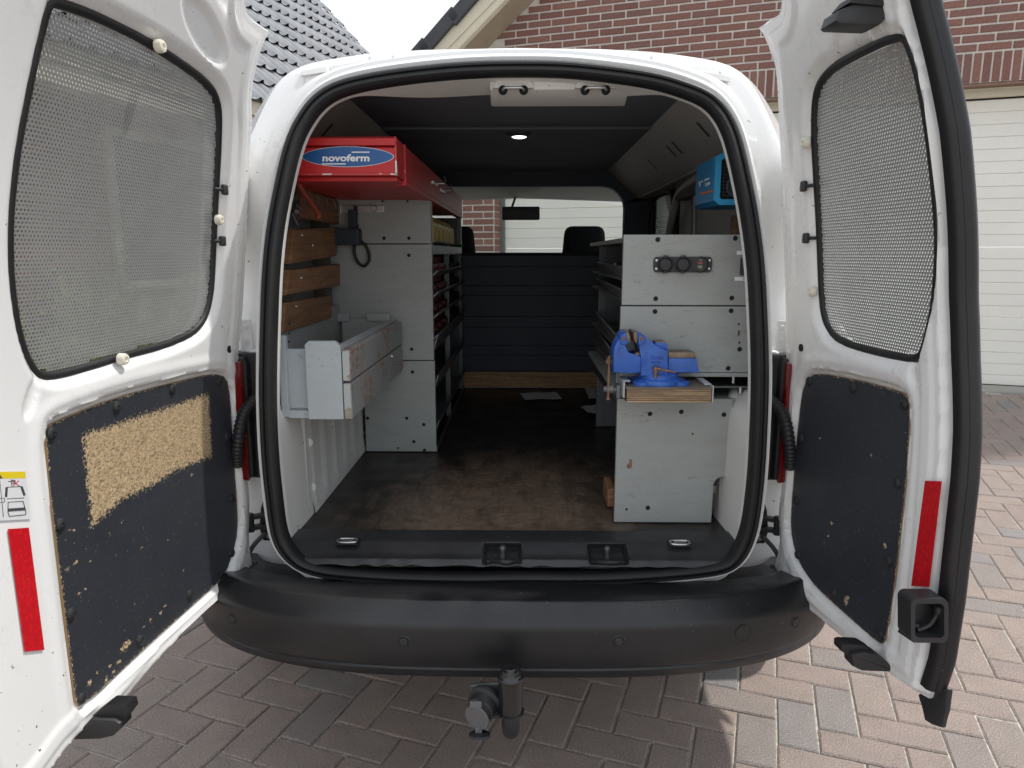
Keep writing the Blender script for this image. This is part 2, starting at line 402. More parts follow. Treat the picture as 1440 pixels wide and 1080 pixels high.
class MB:
    def __init__(s): s.bm = bmesh.new(); s.mi = 0
    def _set(s, faces):
        for f in faces: f.material_index = s.mi
    def box(s, c, d, rot=None, bev=0.0, seg=2, taper=None):
        r = bmesh.ops.create_cube(s.bm, size=1.0)
        vs = r['verts']
        mt = Matrix.Translation(Vector(c)) @ (rot.to_4x4() if rot is not None else Matrix.Identity(4))
        for v in vs:
            x, y, z = v.co.x * d[0], v.co.y * d[1], v.co.z * d[2]
            if taper and z > 0: x *= taper[0]; y *= taper[1]
            v.co = mt @ Vector((x, y, z))
        fs = set(f for v in vs for f in v.link_faces)
        s._set(fs)
        if bev:
            es = set(e for v in vs for e in v.link_edges)
            rr = bmesh.ops.bevel(s.bm, geom=list(es), offset=bev, segments=seg, profile=0.6, affect='EDGES')
            s._set(rr['faces'])
        return s
    def bx(s, x0, x1, y0, y1, z0, z1, bev=0.0, seg=2):
        return s.box(((x0 + x1) / 2, (y0 + y1) / 2, (z0 + z1) / 2), (abs(x1 - x0), abs(y1 - y0), abs(z1 - z0)), None, bev, seg)
    def frame(s, a, b):
        a = Vector(a); b = Vector(b); z = (b - a).normalized()
        x = z.orthogonal().normalized(); y = z.cross(x)
        return a, b, x, y, z
    def cyl(s, a, b, r, n=16, r2=None, cap=True):
        a, b, x, y, z = s.frame(a, b); r2 = r if r2 is None else r2
        A = []; B = []
        for i in range(n):
            t = 2 * math.pi * i / n; d = x * math.cos(t) + y * math.sin(t)
            A.append(s.bm.verts.new(a + d * r)); B.append(s.bm.verts.new(b + d * r2))
        fs = [s.bm.faces.new((A[i], A[(i + 1) % n], B[(i + 1) % n], B[i])) for i in range(n)]
        if cap: fs += [s.bm.faces.new(A[::-1]), s.bm.faces.new(B)]
        s._set(fs); return s
    def lathe(s, a, ax, prof, n=20):
        a = Vector(a); z = Vector(ax).normalized(); x = z.orthogonal().normalized(); y = z.cross(x)
        rings = []
        for (r, h) in prof:
            if r < 1e-5: rings.append([s.bm.verts.new(a + z * h)])
            else: rings.append([s.bm.verts.new(a + z * h + (x * math.cos(2 * math.pi * i / n) + y * math.sin(2 * math.pi * i / n)) * r) for i in range(n)])
        fs = []
        for A, B in zip(rings, rings[1:]):
            for i in range(n):
                j = (i + 1) % n
                if len(A) == 1 and len(B) == 1: continue
                if len(A) == 1: fs.append(s.bm.faces.new((A[0], B[j], B[i])))
                elif len(B) == 1: fs.append(s.bm.faces.new((A[i], A[j], B[0])))
                else: fs.append(s.bm.faces.new((A[i], A[j], B[j], B[i])))
        s._set(fs); return s
    def tube(s, pts, r, n=10, rf=None, closed=False):
        pts = [Vector(p) for p in pts]; rings = []
        up = None
        m = len(pts)
        for i, p in enumerate(pts):
            if closed: t = (pts[(i + 1) % m] - pts[i - 1]).normalized()
            else: t = (pts[min(i + 1, m - 1)] - pts[max(i - 1, 0)]).normalized()
            if up is None: up = t.orthogonal().normalized()
            up = (up - t * up.dot(t)).normalized(); w = t.cross(up)
            rr = rf(i) if rf else r
            rings.append([s.bm.verts.new(p + (up * math.cos(2 * math.pi * k / n) + w * math.sin(2 * math.pi * k / n)) * rr) for k in range(n)])
        fs = []
        for i in range(m if closed else m - 1):
            A = rings[i]; B = rings[(i + 1) % m]
            for k in range(n): fs.append(s.bm.faces.new((A[k], A[(k + 1) % n], B[(k + 1) % n], B[k])))
        if not closed: fs += [s.bm.faces.new(rings[0][::-1]), s.bm.faces.new(rings[-1])]
        s._set(fs); return s
    def prism(s, poly, off, bev=0.0):
        A = [s.bm.verts.new(Vector(p)) for p in poly]; B = [s.bm.verts.new(Vector(p) + Vector(off)) for p in poly]
        n = len(A)
        fs = [s.bm.faces.new(A[::-1]), s.bm.faces.new(B)]
        side = [s.bm.faces.new((A[i], A[(i + 1) % n], B[(i + 1) % n], B[i])) for i in range(n)]
        s._set(fs + side)
        if bev:
            es = set(e for f in fs for e in f.edges)
            rr = bmesh.ops.bevel(s.bm, geom=list(es), offset=bev, segments=2, profile=0.6, affect='EDGES')
            s._set(rr['faces'])
        return s
    def quad(s, *p):
        f = s.bm.faces.new([s.bm.verts.new(Vector(q)) for q in p]); s._set([f]); return s
    def done(s, name, m, p=None, smooth=False, auto=35):
        bmesh.ops.recalc_face_normals(s.bm, faces=s.bm.faces)
        me = bpy.data.meshes.new(name); s.bm.to_mesh(me); s.bm.free()
        return link(name, me, m, p, smooth, auto)

def spline(pts, n=8, closed=False):
    pts = [Vector(p) for p in pts]; out = []
    m = len(pts)
    rngi = range(m if closed else m - 1)
    for i in rngi:
        if closed: p0, p1, p2, p3 = pts[i - 1], pts[i], pts[(i + 1) % m], pts[(i + 2) % m]
        else: p0, p1, p2, p3 = pts[max(i - 1, 0)], pts[i], pts[i + 1], pts[min(i + 2, m - 1)]
        for k in range(n):
            t = k / n
            out.append(0.5 * ((2 * p1) + (p2 - p0) * t + (2 * p0 - 5 * p1 + 4 * p2 - p3) * t * t + (3 * p1 - p0 - 3 * p2 + p3) * t ** 3))
    if not closed: out.append(pts[-1])
    return out

def chaikin(P, it=2):
    P = [np.array(p, float) for p in P]
    for _ in range(it):
        Q = []
        for i in range(len(P)):
            a = P[i]; b = P[(i + 1) % len(P)]
            Q += [a * .78 + b * .22, a * .22 + b * .78]
        P = Q
    return np.array(P)
def sdf(P, x, y):
    """signed distance to closed polygon P, negative inside; x, y arrays"""
    x = np.asarray(x, float).ravel(); y = np.asarray(y, float).ravel()
    d = np.full(x.shape, 1e9); ins = np.zeros(x.shape, bool)
    for i in range(len(P)):
        ax, ay = P[i]; bx, by = P[(i + 1) % len(P)]
        ex, ey = bx - ax, by - ay; l2 = ex * ex + ey * ey + 1e-18
        t = np.clip(((x - ax) * ex + (y - ay) * ey) / l2, 0, 1)
        d = np.minimum(d, (x - ax - t * ex) ** 2 + (y - ay - t * ey) ** 2)
        if ay != by:
            c = ((ay > y) != (by > y)) & (x < (bx - ax) * (y - ay) / (by - ay) + ax)
            ins ^= c
    d = np.sqrt(d)
    return np.where(ins, -d, d)
def sstep(x, a, b):
    t = np.clip((x - a) / (b - a), 0, 1)
    return t * t * (3 - 2 * t)

def clipgrid(x0, x1, y0, y1, res, dist):
    """2D mesh of the region dist<0. returns pts (n,2), faces, boundary segments"""
    nx = int(math.ceil((x1 - x0) / res)) + 1; ny = int(math.ceil((y1 - y0) / res)) + 1
    X = np.linspace(x0, x1, nx); Y = np.linspace(y0, y1, ny)
    GX, GY = np.meshgrid(X, Y, indexing='ij')
    D = dist(GX.ravel(), GY.ravel()).reshape(nx, ny)
    D = np.where(np.abs(D) < 1e-7, 1e-7, D)
    ins = D < 0
    idx = -np.ones((nx, ny), int)
    pts = list(zip(GX[ins], GY[ins])); idx[ins] = np.arange(len(pts))
    F = []; B = []
    full = ins[:-1, :-1] & ins[1:, :-1] & ins[1:, 1:] & ins[:-1, 1:]
    anyi = ins[:-1, :-1] | ins[1:, :-1] | ins[1:, 1:] | ins[:-1, 1:]
    for i, j in zip(*np.nonzero(full)):
        F.append((idx[i, j], idx[i + 1, j], idx[i + 1, j + 1], idx[i, j + 1]))
    ek = {}
    def ev(a, b):
        k = (a, b) if a < b else (b, a)
        if k not in ek:
            da, db = D[k[0]], D[k[1]]; t = da / (da - db); t = min(max(t, 0.04), 0.96)
            ek[k] = len(pts)
            pts.append((X[k[0][0]] * (1 - t) + X[k[1][0]] * t, Y[k[0][1]] * (1 - t) + Y[k[1][1]] * t))
        return ek[k]
    for i, j in zip(*np.nonzero(anyi & ~full)):
        c = [(i, j), (i + 1, j), (i + 1, j + 1), (i, j + 1)]
        poly = []; cr_ = []
        for a, b in zip(c, c[1:] + c[:1]):
            if ins[a]: poly.append(idx[a])
            if ins[a] != ins[b]:
                e = ev(a, b); poly.append(e); cr_.append(e)
        if len(poly) >= 3: F.append(tuple(poly))
        if len(cr_) == 2: B.append((cr_[0], cr_[1]))
    return np.array(pts), F, B

def text(name, body, size, mw, m, p=None, ext=0.0004, bold=0.0, sx=1.0, align='CENTER'):
    cu = bpy.data.curves.new(name, 'FONT'); cu.body = body; cu.size = size; cu.extrude = ext; cu.offset = bold
    cu.align_x = align; cu.align_y = 'CENTER'; cu.resolution_u = 3
    t = bpy.data.objects.new('tmp', cu)
    me = bpy.data.meshes.new_from_object(t)
    bpy.data.objects.remove(t)
    me.transform(mw @ Matrix.Diagonal((sx, 1, 1, 1)))
    me.name = name
    return link(name, me, m, p)
def basis(o, x, y):
    x = Vector(x).normalized(); y = Vector(y).normalized(); z = x.cross(y).normalized(); y = z.cross(x)
    return Matrix(((x.x, y.x, z.x, o[0]), (x.y, y.y, z.y, o[1]), (x.z, y.z, z.z, o[2]), (0, 0, 0, 1)))
def copy_of(o, name=None):
    c = o.copy(); COL.objects.link(c)
    return c
# ------------------------------------------------------------------ the place: ground
TH = rad(18.8)
U = Vector((math.cos(TH), -math.sin(TH), 0))
NN = Vector((math.sin(TH), math.cos(TH), 0))
F0 = Vector((3.64, 3.88, 0))
QF = F0.dot(NN)
ROTH = Matrix.Rotation(-TH, 3, 'Z')
def gz(q):
    t = min(max((q - 0.5) / (QF - 0.5), 0), 1)
    return 0.204 * t ** 1.25
def dgz(q): return (gz(q + 0.05) - gz(q - 0.05)) / 0.1

qs = [-60] + [0.5 + i * (QF - 0.5) / 24 for i in range(25)] + [QF + 60]
V = []; F = []
for k, q in enumerate(qs):
    for u_ in (-70, 70):
        p = U * u_ + NN * q; V.append((p.x, p.y, gz(q) - 0.006))
for k in range(len(qs) - 1): F.append((2 * k, 2 * k + 1, 2 * k + 3, 2 * k + 2))
ground = pyd('ground', V, F, M['sand'])
tag(ground, 'sandy ground under the brick paved driveway', kind='structure')

def paver_verts(L, W, seed):
    r = random.Random(seed)
    c = 0.0045; V = []
    for (s, z) in ((0.0, 0.0), (c, 0.0), (0.0, -0.0035), (0.0, -0.02)):
        pass
    def ring(ins, z):
        out = []
        hx, hy = L / 2 - ins, W / 2 - ins
        for x, y in ((-hx, -hy), (0, -hy), (hx, -hy), (hx, 0), (hx, hy), (0, hy), (-hx, hy), (-hx, 0)):
            out.append((x + r.uniform(-.0009, .0009), y + r.uniform(-.0009, .0009), z + r.uniform(-.0005, .0005)))
        return out
    V = ring(0.0045, 0.0) + ring(0.0, -0.004) + ring(0.0, -0.02)
    F = [tuple(range(8))]
    for a in (0, 8):
        for i in range(8):
            j = (i + 1) % 8; F.append((a + i, a + j, a + 8 + j, a + 8 + i))
    return V, F
PA = 0.1015
cells = []
for i in range(-66, 76):
    for j in range(-30, 64):
        r = (i - j) % 4
        if r == 0: cells.append(((i + 1) * PA, (j + .5) * PA, 0))
        elif r == 3: cells.append(((i + .5) * PA, (j + 1) * PA, 1))
inst = []
for (u_, q, o) in cells:
    if q > QF - 0.12 or q < -2.6: continue
    p = U * u_ + NN * q; z = gz(q)
    if not (-4.6 < p.x < 6.8): continue
    pr = proj((p.x, p.y, z))
    score = 0
    if pr and -30 < pr[0] < 1470 and -30 < pr[1] < 1110:
        hidden = (345 < pr[0] < 1100 and pr[1] < 925) or (pr[0] < 95) or (pr[0] < 345 and pr[1] < 1060 - (pr[0] - 80) * 0.86) or (1100 < pr[0] < 1345 and pr[1] < 835 + (pr[0] - 1100) * 0.78)
        score = (0.1 if hidden else 1.0) / (pr[2] ** 2)
    inst.append((score, p.x, p.y, z, q, o))
inst.sort(key=lambda a: -a[0])
pv = [paver_verts(0.1985, 0.0970, s) for s in range(5)]
pme = []
for V, F in pv:
    me = bpy.data.meshes.new('paver'); me.from_pydata(V, [], F); me.update(); me.materials.append(M['paver']); pme.append(me)
SV = []; SF = []
for k, (s, x, y, z, q, o) in enumerate(inst):
    v = random.randrange(5)
    rot = ROTH @ Euler((math.atan(dgz(q)) + random.uniform(-.004, .004), random.uniform(-.005, .005), 0)).to_matrix() @ Matrix.Rotation(math.pi / 2 * o + math.pi * random.randrange(2) + random.uniform(-.006, .006), 3, 'Z')
    loc = Vector((x, y, z + random.uniform(-.0012, .0012)))
    if k < 298:
        ob = bpy.data.objects.new('paver', pme[v]); COL.objects.link(ob)
        ob.location = loc; ob.rotation_euler = rot.to_euler()
        ob.parent = ground
    else:
        b = len(SV)
        for w in pv[v][0]: SV.append(rot @ Vector(w) + loc)
        for f in pv[v][1]: SF.append(tuple(b + i for i in f))
o = pyd('pavers', SV, SF, M['paver'], ground, fix=False); tag(o, kind='stuff')
# concrete strip in front of the garage doors
b = MB(); c_ = F0 + NN * 0.04
b.box((F0.x - U.x * 4 + NN.x * 0.02, F0.y - U.y * 4 + NN.y * 0.02, 0.150), (16, 0.27, 0.12), ROTH, 0.006)
o = b.done('doorstep', M['concrete']); tag(o, 'long grey concrete strip along the foot of the brick garage front', 'doorstep', kind='structure')

# ------------------------------------------------------------------ brick house with the garage doors
def fac(t, z, off=0.0):            # off > 0 towards the camera
    p = F0 + U * t - NN * off
    return Vector((p.x, p.y, z))
def onfac(px, py, off=0.0):
    p = onP(px, py, fac(0, 0, off), NN)
    return (p - F0).dot(U), p.z
ZB = 0.204
T1 = onfac(694, 320)[0]            # left jamb of the right-hand door
TP = onfac(650, 320)[0]            # left edge of the pillar
T2 = T1 + 5.1
ZL = onfac(1410, 114)[1]           # underside of the soldier course
house = thing('brick_house', fac(-2, 0), 'red brick house front with a cream gabled eave and two wide cream garage doors', 'house')
ga, gb = onfac(688, 65), onfac(751, 0)
gm = (gb[1] - ga[1]) / (gb[0] - ga[0])
def gline(t): return ga[1] + gm * (t - ga[0])
ZTOP = 6.2
# backing wall (mortar face) with openings, built as boxes behind the brick skin
wb = MB()
def wallbox(t0, t1, z0, z1, d0=0.006, d1=0.30):
    P = [fac(t0, z0, -d0), fac(t1, z0, -d0), fac(t1, z1, -d0), fac(t0, z1, -d0)]
    wb.prism(P, NN * (d1 - d0))
LDOOR = TP - 2.6
wallbox(TP, T1, ZB - .1, ZL); wallbox(T2, T2 + 1.2, ZB - .1, ZL); wallbox(LDOOR - .9, LDOOR, ZB - .1, ZL)
tb = (ZL - ga[1]) / gm + ga[0]
P = [(max(tb, LDOOR - .9) + .0, ZL + .001), (T2 + 1.2, ZL + .001), (T2 + 1.2, ZTOP), ((ZTOP - ga[1]) / gm + ga[0], ZTOP)]
if tb < LDOOR - .9: P.append((LDOOR - .9, gline(LDOOR - .9)))
wb.prism([fac(t, z, -.006) for t, z in P], NN * .3)
wb.done('mortar_wall', M['mortar'], house)
# bricks
def brick_mesh(w, h, d=0.014, ch=0.002, seed=0):
    r = random.Random(seed); V = []
    for ins, y in ((ch, 0.0), (0, ch), (0, d)):
        for x, z in ((-w / 2 + ins, -h / 2 + ins), (w / 2 - ins, -h / 2 + ins), (w / 2 - ins, h / 2 - ins), (-w / 2 + ins, h / 2 - ins)):
            V.append((x + r.uniform(-.001, .001), y, z + r.uniform(-.0009, .0009)))
    F = [(0, 1, 2, 3)] + [(a + i, a + 4 + i, a + 4 + (i + 1) % 4, a + (i + 1) % 4) for a in (0, 4) for i in range(4)]
    return V, F
RP, BP = 0.0615, 0.2155
bricks = []
row = 0
z = ZL + 0.213 + RP / 2
while z < ZTOP:
    off = (0, .5, .25, .75)[row % 4] * BP if row % 4 in (0, 1) else (0, .5, .25, .75)[row % 4] * BP
    off = (row % 2) * BP * .5 + random.uniform(-.008, .008)
    t = T2 + 1.15 - off
    while t > -9:
        if gline(t) > z + .02 and t > LDOOR - .9: bricks.append((t, z, BP - .0140, RP - .0150, 0))
        t -= BP
    z += RP; row += 1
# soldier course
t = T2 + 1.15
while t > max(tb + .1, LDOOR - .8):
    bricks.append((t, ZL + .1045, .0475, .200, 0)); t -= .0618
# pillar and jambs
for (a, b2) in ((TP, T1), (T2, T2 + 1.15)):
    z = ZB + RP / 2; row = 0
    while z < ZL - .01:
        w = b2 - a; x = a
        seq = [BP * .5] if row % 2 else []
        while sum(seq) + BP < w + .03: seq.append(BP)
        rest = w - sum(seq)
        if rest > .03: seq.append(rest)
        for q in seq:
            bricks.append((x + q / 2, z, q - .0140, RP - .0150, 0)); x += q
        z += RP; row += 1
vis = []
for bk in bricks:
    pr = proj(fac(bk[0], bk[1]))
    s = 0
    if pr and -20 < pr[0] < 1460 and -20 < pr[1] < 420:
        top = pr[1] < 70 + 0.00028 * (pr[0] - 720) ** 2 and pr[0] > 640
        right = pr[0] > 1330 and pr[1] < 120
        mid = 640 < pr[0] < 712 and 285 < pr[1] < 360
        mid2 = 1055 < pr[0] < 1110 and pr[1] < 135
        s = 1.0 / pr[2] if (top or right or mid or mid2) else .05 / pr[2]
    vis.append((s, bk))
vis.sort(key=lambda a: -a[0])
cache = {}
SV = []; SF = []
R3 = Matrix(((U.x, NN.x, 0), (U.y, NN.y, 0), (0, 0, 1)))
for k, (s, (t, z, w, h, _)) in enumerate(vis):
    key = (round(w, 3), round(h, 3), random.randrange(3))
    if key not in cache:
        V, F = brick_mesh(w, h, seed=len(cache)); me = bpy.data.meshes.new('brick'); me.from_pydata(V, [], F); me.update(); me.materials.append(M['brick'])
        cache[key] = (V, F, me)
    V, F, me = cache[key]
    rot = R3 @ Euler((random.uniform(-.004, .004), random.uniform(-.006, .006), random.uniform(-.006, .006))).to_matrix()
    loc = fac(t, z, random.uniform(.0, .003))
    if k < 296:
        ob = bpy.data.objects.new('brick', me); COL.objects.link(ob)
        ob.location = loc; ob.rotation_euler = rot.to_euler(); parent(ob, house)
    else:
        b0 = len(SV)
        for w_ in V: SV.append(rot @ Vector(w_) + loc)
        for f in F: SF.append(tuple(b0 + i for i in f))
o = pyd('bricks', SV, SF, M['brick'], house, fix=False); tag(o, kind='stuff')
# reveal bricks of the pillar side (facing the door)
b = MB(); z = ZB + RP / 2
while z < ZL - .02:
    p = fac(T1 + .004, z, -.11); b.box(p, (.012, .17, RP - .0115), ROTH, 0.0015, 1); z += RP
o = b.done('reveal_bricks', M['brick'], house); tag(o, kind='stuff')
# lintel steel, frame, door
b = MB()
p = fac((T1 + T2) / 2, ZL - .012, -.06); b.box(p, (T2 - T1 + .1, .10, .020), ROTH, .002)
b.done('lintel', M['rust'], house)
def garage(t0, t1, label):
    z0 = ZB - 0.01; z1 = ZL - .085
    d = MB()
    d.box(fac(t0 + .02, (z0 + ZL) / 2, -.20), (.05, .06, ZL - z0 - .03), ROTH, .003)
    d.box(fac(t1 - .02, (z0 + ZL) / 2, -.20), (.05, .06, ZL - z0 - .03), ROTH, .003)
    fr = d.done('door_frame', M['gframe'], house)
    d = MB(); d.box(fac((t0 + t1) / 2, ZL - .05, -.165), (t1 - t0 - .02, .04, .058), ROTH, .003)
    d.done('head_rail', M['cream'], house)
    n = 4; ph = (z1 - z0) / n
    dr = thing('garage_door', fac((t0 + t1) / 2, z0, -.2), label, 'garage door')
    for i in range(n):
        za = z0 + i * ph; ribs = 6; rh = (ph - .004) / ribs
        prof = []
        for k in range(ribs):
            a = za + .002 + k * rh
            prof += [(a, .008 if k else .004), (a + .004, 0.0), (a + rh - .004, 0.0), (a + rh, .008 if k < ribs - 1 else .004)]
        V = []; F = []
        for tt in (t0 + .045, t1 - .045):
            for (zz, dd) in prof: V.append(fac(tt, zz, -.20 - dd))
            V.append(fac(tt, prof[-1][0], -.235)); V.append(fac(tt, prof[0][0], -.235))
        m_ = len(prof) + 2
        for k in range(m_): F.append((k, (k + 1) % m_, m_ + (k + 1) % m_, m_ + k))
        pyd('door_panel', V, F, M['garage'], dr)
    d = MB(); d.box(fac((t0 + t1) / 2, z0 + .006, -.19), (t1 - t0 - .1, .03, .022), ROTH, .004)
    d.done('bottom_seal', M['rubber'], dr)
    d = MB(); d.box(fac((t0 + t1) / 2, z1 + .004, -.212), (t1 - t0 - .1, .03, .014), ROTH, .002)
    d.done('top_seal', M['under'], dr)
garage(T1, T2, 'wide cream ribbed garage door right of the brick pillar, seen past the open right van door')
garage(LDOOR, TP, 'second cream garage door left of the brick pillar, behind the van windscreen')
# gable: barge boards, soffit, verge tiles
OV = 0.30
def barge(pa, pb, qa, qb, off, th, name, m, extra=0.0):
    a0 = onfac(*pa, off); a1 = onfac(*pb, off); b0 = onfac(*qa, off); b1 = onfac(*qb, off)
    def ext(p, q, z): k = (z - p[1]) / (q[1] - p[1]); return (p[0] + (q[0] - p[0]) * k, z)
    lo, hi = 2.2, ZTOP
    A = ext(a0, a1, lo); B = ext(a0, a1, hi); C = ext(b0, b1, hi); D = ext(b0, b1, lo)
    mb = MB(); mb.prism([fac(*A, off), fac(*B, off), fac(*C, off), fac(*D, off)], NN * th, 0.002)
    return mb.done(name, m, house), (A, B, C, D)
_, q1 = barge((606, 70), (673, 0), (629.5, 68), (695.5, 0), OV, .03, 'barge_board', M['cream'])
_, q2 = barge((630, 68), (696, 0), (652, 68), (717, 0), OV - .012, .03, 'barge_board', M['cream'])
P2 = [fac(*q2[3], OV - .012), fac(*q2[2], OV - .012)]
def wl_(zz): return fac((zz - ga[1]) / gm + ga[0], zz, 0.0)
mb = MB(); mb.prism([P2[0], P2[1], wl_(ZTOP), wl_(2.2)], (-.02, 0, .02)); mb.done('soffit', M['soffit'], house)
A, B = q1[0], q1[1]
sd = (fac(*B, OV) - fac(*A, OV)); L_ = sd.length; sd.normalize()
pn = sd.cross(NN).normalized()
if pn.z < 0: pn = -pn
k = 0; s_ = -.2
while s_ < L_:
    c0 = fac(*A, OV) + sd * (s_ + .2)
    X = sd; Y_ = NN; Z_ = pn
    R = Matrix(((X.x, Y_.x, Z_.x), (X.y, Y_.y, Z_.y), (X.z, Y_.z, Z_.z)))
    R = R @ Matrix.Rotation(rad(-3.0), 3, 'Y')
    mb = MB(); mb.box(c0 + pn * .05 + NN * .11, (.44, .30, .115), R, .008)
    mb.done('verge_tile', M['roof_dark'], house); s_ += .36
mb = MB(); mb.prism([fac(*A, OV - .05) + pn * .02, fac(*B, OV - .05) + pn * .02, fac(*B, OV - .05) + pn * .10, fac(*A, OV - .05) + pn * .10], NN * 5.0)
mb.done('roof', M['roof_dark'], house)

# ------------------------------------------------------------------ neighbouring house on the left
EZ = 2.62
r_ = ray(352, 134); E0 = CAM + r_ * ((EZ - CAM.z) / r_.z)
def roofn(al):
    up = Vector((-U.x * math.cos(al), -U.y * math.cos(al), math.sin(al)))
    return up, up.cross(NN).normalized()
def ferr(al):
    up, n_ = roofn(al)
    a = onP(518, 77, E0, n_); b_ = onP(447, 0, E0, n_)
    return (b_ - a).normalized().dot(NN), (a - E0).dot(NN)
best = min((abs(ferr(rad(a))[0]), a) for a in [20 + .5 * i for i in range(100)] if ferr(rad(a))[1] > 0)
AL = rad(best[1]); UPD, RN = roofn(AL); QV = ferr(AL)[1]
if RN.z < 0: RN = -RN
nb = thing('neighbour_house', E0 + NN * 1 - Vector((0, 0, EZ)), 'neighbouring house with grey glazed tile roof and cream eave behind the left van door', 'house')
RL = 5.2; Q0 = -6.5
def rp(q, s, h=0.0): return E0 + NN * q + UPD * s + RN * h
mb = MB(); mb.prism([rp(Q0, -.05, -.05), rp(QV, -.05, -.05), rp(QV, RL, -.05), rp(Q0, RL, -.05)], RN * -.12); mb.done('roof', M['under'], nb)
TW, TL = 0.168, 0.33
prof = []
for k in range(11):
    x = k / 10
    w = (0.020 + 0.020 * math.cos((x - .25) / .50 * 2 * math.pi)) if x < .50 else 0.001 - 0.005 * math.sin((x - .50) / .50 * math.pi)
    prof.append((x * TW * 1.03, w))
Vt = []
for (s, dz) in ((0.0, 0.024), (TL * .5, .014), (TL * 1.10, 0.002)):
    for (x, w) in prof: Vt.append((x, s, w * (1 if s < TL else .35) + dz))
for (x, w) in prof: Vt.append((x, 0.002, w + 0.024 - 0.006))
Ft = []
for r in range(2):
    for k in range(10): Ft.append((r * 11 + k, r * 11 + k + 1, (r + 1) * 11 + k + 1, (r + 1) * 11 + k))
for k in range(10): Ft.append((33 + k, 33 + k + 1, k + 1, k))
tme = bpy.data.meshes.new('roof_tile'); tme.from_pydata(Vt, [], Ft); tme.update(); tme.shade_smooth(); tme.set_sharp_from_angle(angle=rad(50)); tme.materials.append(M['tile'])
RR = Matrix(((NN.x, UPD.x, RN.x), (NN.y, UPD.y, RN.y), (NN.z, UPD.z, RN.z)))
tl = []
s = -.08
while s < RL - .2:
    q = QV - TW
    while q > Q0:
        pr = proj(rp(q + .1, s)); sc_ = 0
        if pr and -10 < pr[0] < 540 and -10 < pr[1] < 150:
            v_ = pr[0] > 335
            sc_ = (1 if v_ else .1) / pr[2]
        tl.append((sc_, q, s)); q -= TW
    s += TL
tl.sort(key=lambda a: -a[0])
SV = []; SF = []
for k, (sc_, q, s) in enumerate(tl):
    loc = rp(q, s, random.uniform(-.002, .003)); rot = RR @ Euler((random.uniform(-.012, .012), random.uniform(-.01, .01), random.uniform(-.008, .008))).to_matrix()
    if k < 296:
        ob = bpy.data.objects.new('roof_tile', tme); COL.objects.link(ob); ob.location = loc; ob.rotation_euler = rot.to_euler(); parent(ob, nb)
    else:
        b0 = len(SV)
        for w_ in Vt: SV.append(rot @ Vector(w_) + loc)
        for f in Ft: SF.append(tuple(b0 + i for i in f))
o = pyd('roof_tiles', SV, SF, M['tile'], nb, smooth=True, auto=50, fix=False); tag(o, kind='stuff')
def nbox(q0, q1, u0, u1, z0, z1, name, m, bev=.003):
    c = E0 + NN * ((q0 + q1) / 2) + U * ((u0 + u1) / 2)
    mb = MB(); mb.box((c.x, c.y, (z0 + z1) / 2), (u1 - u0, q1 - q0, z1 - z0), ROTH, bev); return mb.done(name, m, nb)
nbox(Q0, QV, -.03, .05, EZ - .05, EZ - .01, 'gutter_edge', M['gframe'])
nbox(Q0, QV, -.04, .03, EZ - .17, EZ - .05, 'fascia_board', M['cream'])
nbox(Q0, QV, -.05, .012, EZ - .31, EZ - .178, 'fascia_board', M['cream'])
nbox(Q0, QV, -.50, -.05, EZ - .33, EZ - .31, 'soffit', M['soffit'])
nbox(Q0, QV, -.75, -.45, 0, EZ - .31, 'mortar_wall', M['mortar'])
mb = MB(); z = .05; row = 0
while z < EZ - .35:
    q = Q0 + (row % 2) * BP / 2
    while q < QV - .1:
        c = E0 + NN * (q + .1) + U * -.444; mb.box((c.x, c.y, z), (.012, BP - .0115, RP - .0115), ROTH); q += BP
    z += RP; row += 1
o = mb.done('bricks', M['brick'], nb); tag(o, kind='stuff')
for (a, b2) in ((-1.2, .4), (-4.2, -2.6), (1.2, 2.0)):
    f = nbox(a, b2, -.46, -.40, .95, 2.2, 'window', M['cream'])
    p = nbox(a + .07, b2 - .07, -.45, -.395, 1.02, 2.13, 'pane', M['black_blue'], .001); 
    mw = p.matrix_world.copy(); p.parent = f; p.matrix_parent_inverse = wmat(f).inverted()
# hedge beside the neighbour's drive
def hedge(q0, q1, u0, u1, z1, label, n, seed):
    r = random.Random(seed); V = []; F = []
    rt = thing('hedge', E0 + NN * ((q0 + q1) / 2) + U * ((u0 + u1) / 2) - Vector((0, 0, EZ)), label, 'hedge')
    for _ in range(n):
        q = r.uniform(q0, q1); u_ = r.uniform(u0, u1); k = (q - q0) / (q1 - q0)
        zz = r.uniform(.02, 1) ** .7 * z1 * (.85 + .15 * math.sin(q * 5) + .08 * math.sin(q * 17 + u_ * 9))
        c = E0 + NN * q + U * u_; c = Vector((c.x, c.y, zz))
        a = Vector((r.gauss(0, 1), r.gauss(0, 1), r.gauss(0, 1))).normalized(); b_ = a.orthogonal().normalized()
        s1 = r.uniform(.018, .035); b0 = len(V)
        V += [c - a * s1, c + b_ * s1 * .5, c + a * s1, c - b_ * s1 * .5]; F.append((b0, b0 + 1, b0 + 2, b0 + 3))
    pyd('foliage', V, F, M['hedge'], rt, fix=False)
    mb = MB()
    for _ in range(14):
        q = r.uniform(q0 + .1, q1 - .1); u_ = r.uniform(u0 + .1, u1 - .1); c = E0 + NN * q + U * u_
        mb.cyl((c.x, c.y, 0), (c.x + r.uniform(-.1, .1), c.y + r.uniform(-.1, .1), z1 * .8), .015, 6, .006)
    mb.done('stems', M['twig'], rt)
hedge(-3.2, -.2, .15, .75, 1.15, 'yellow-green clipped hedge along the wall of the neighbouring house', 9000, 3)
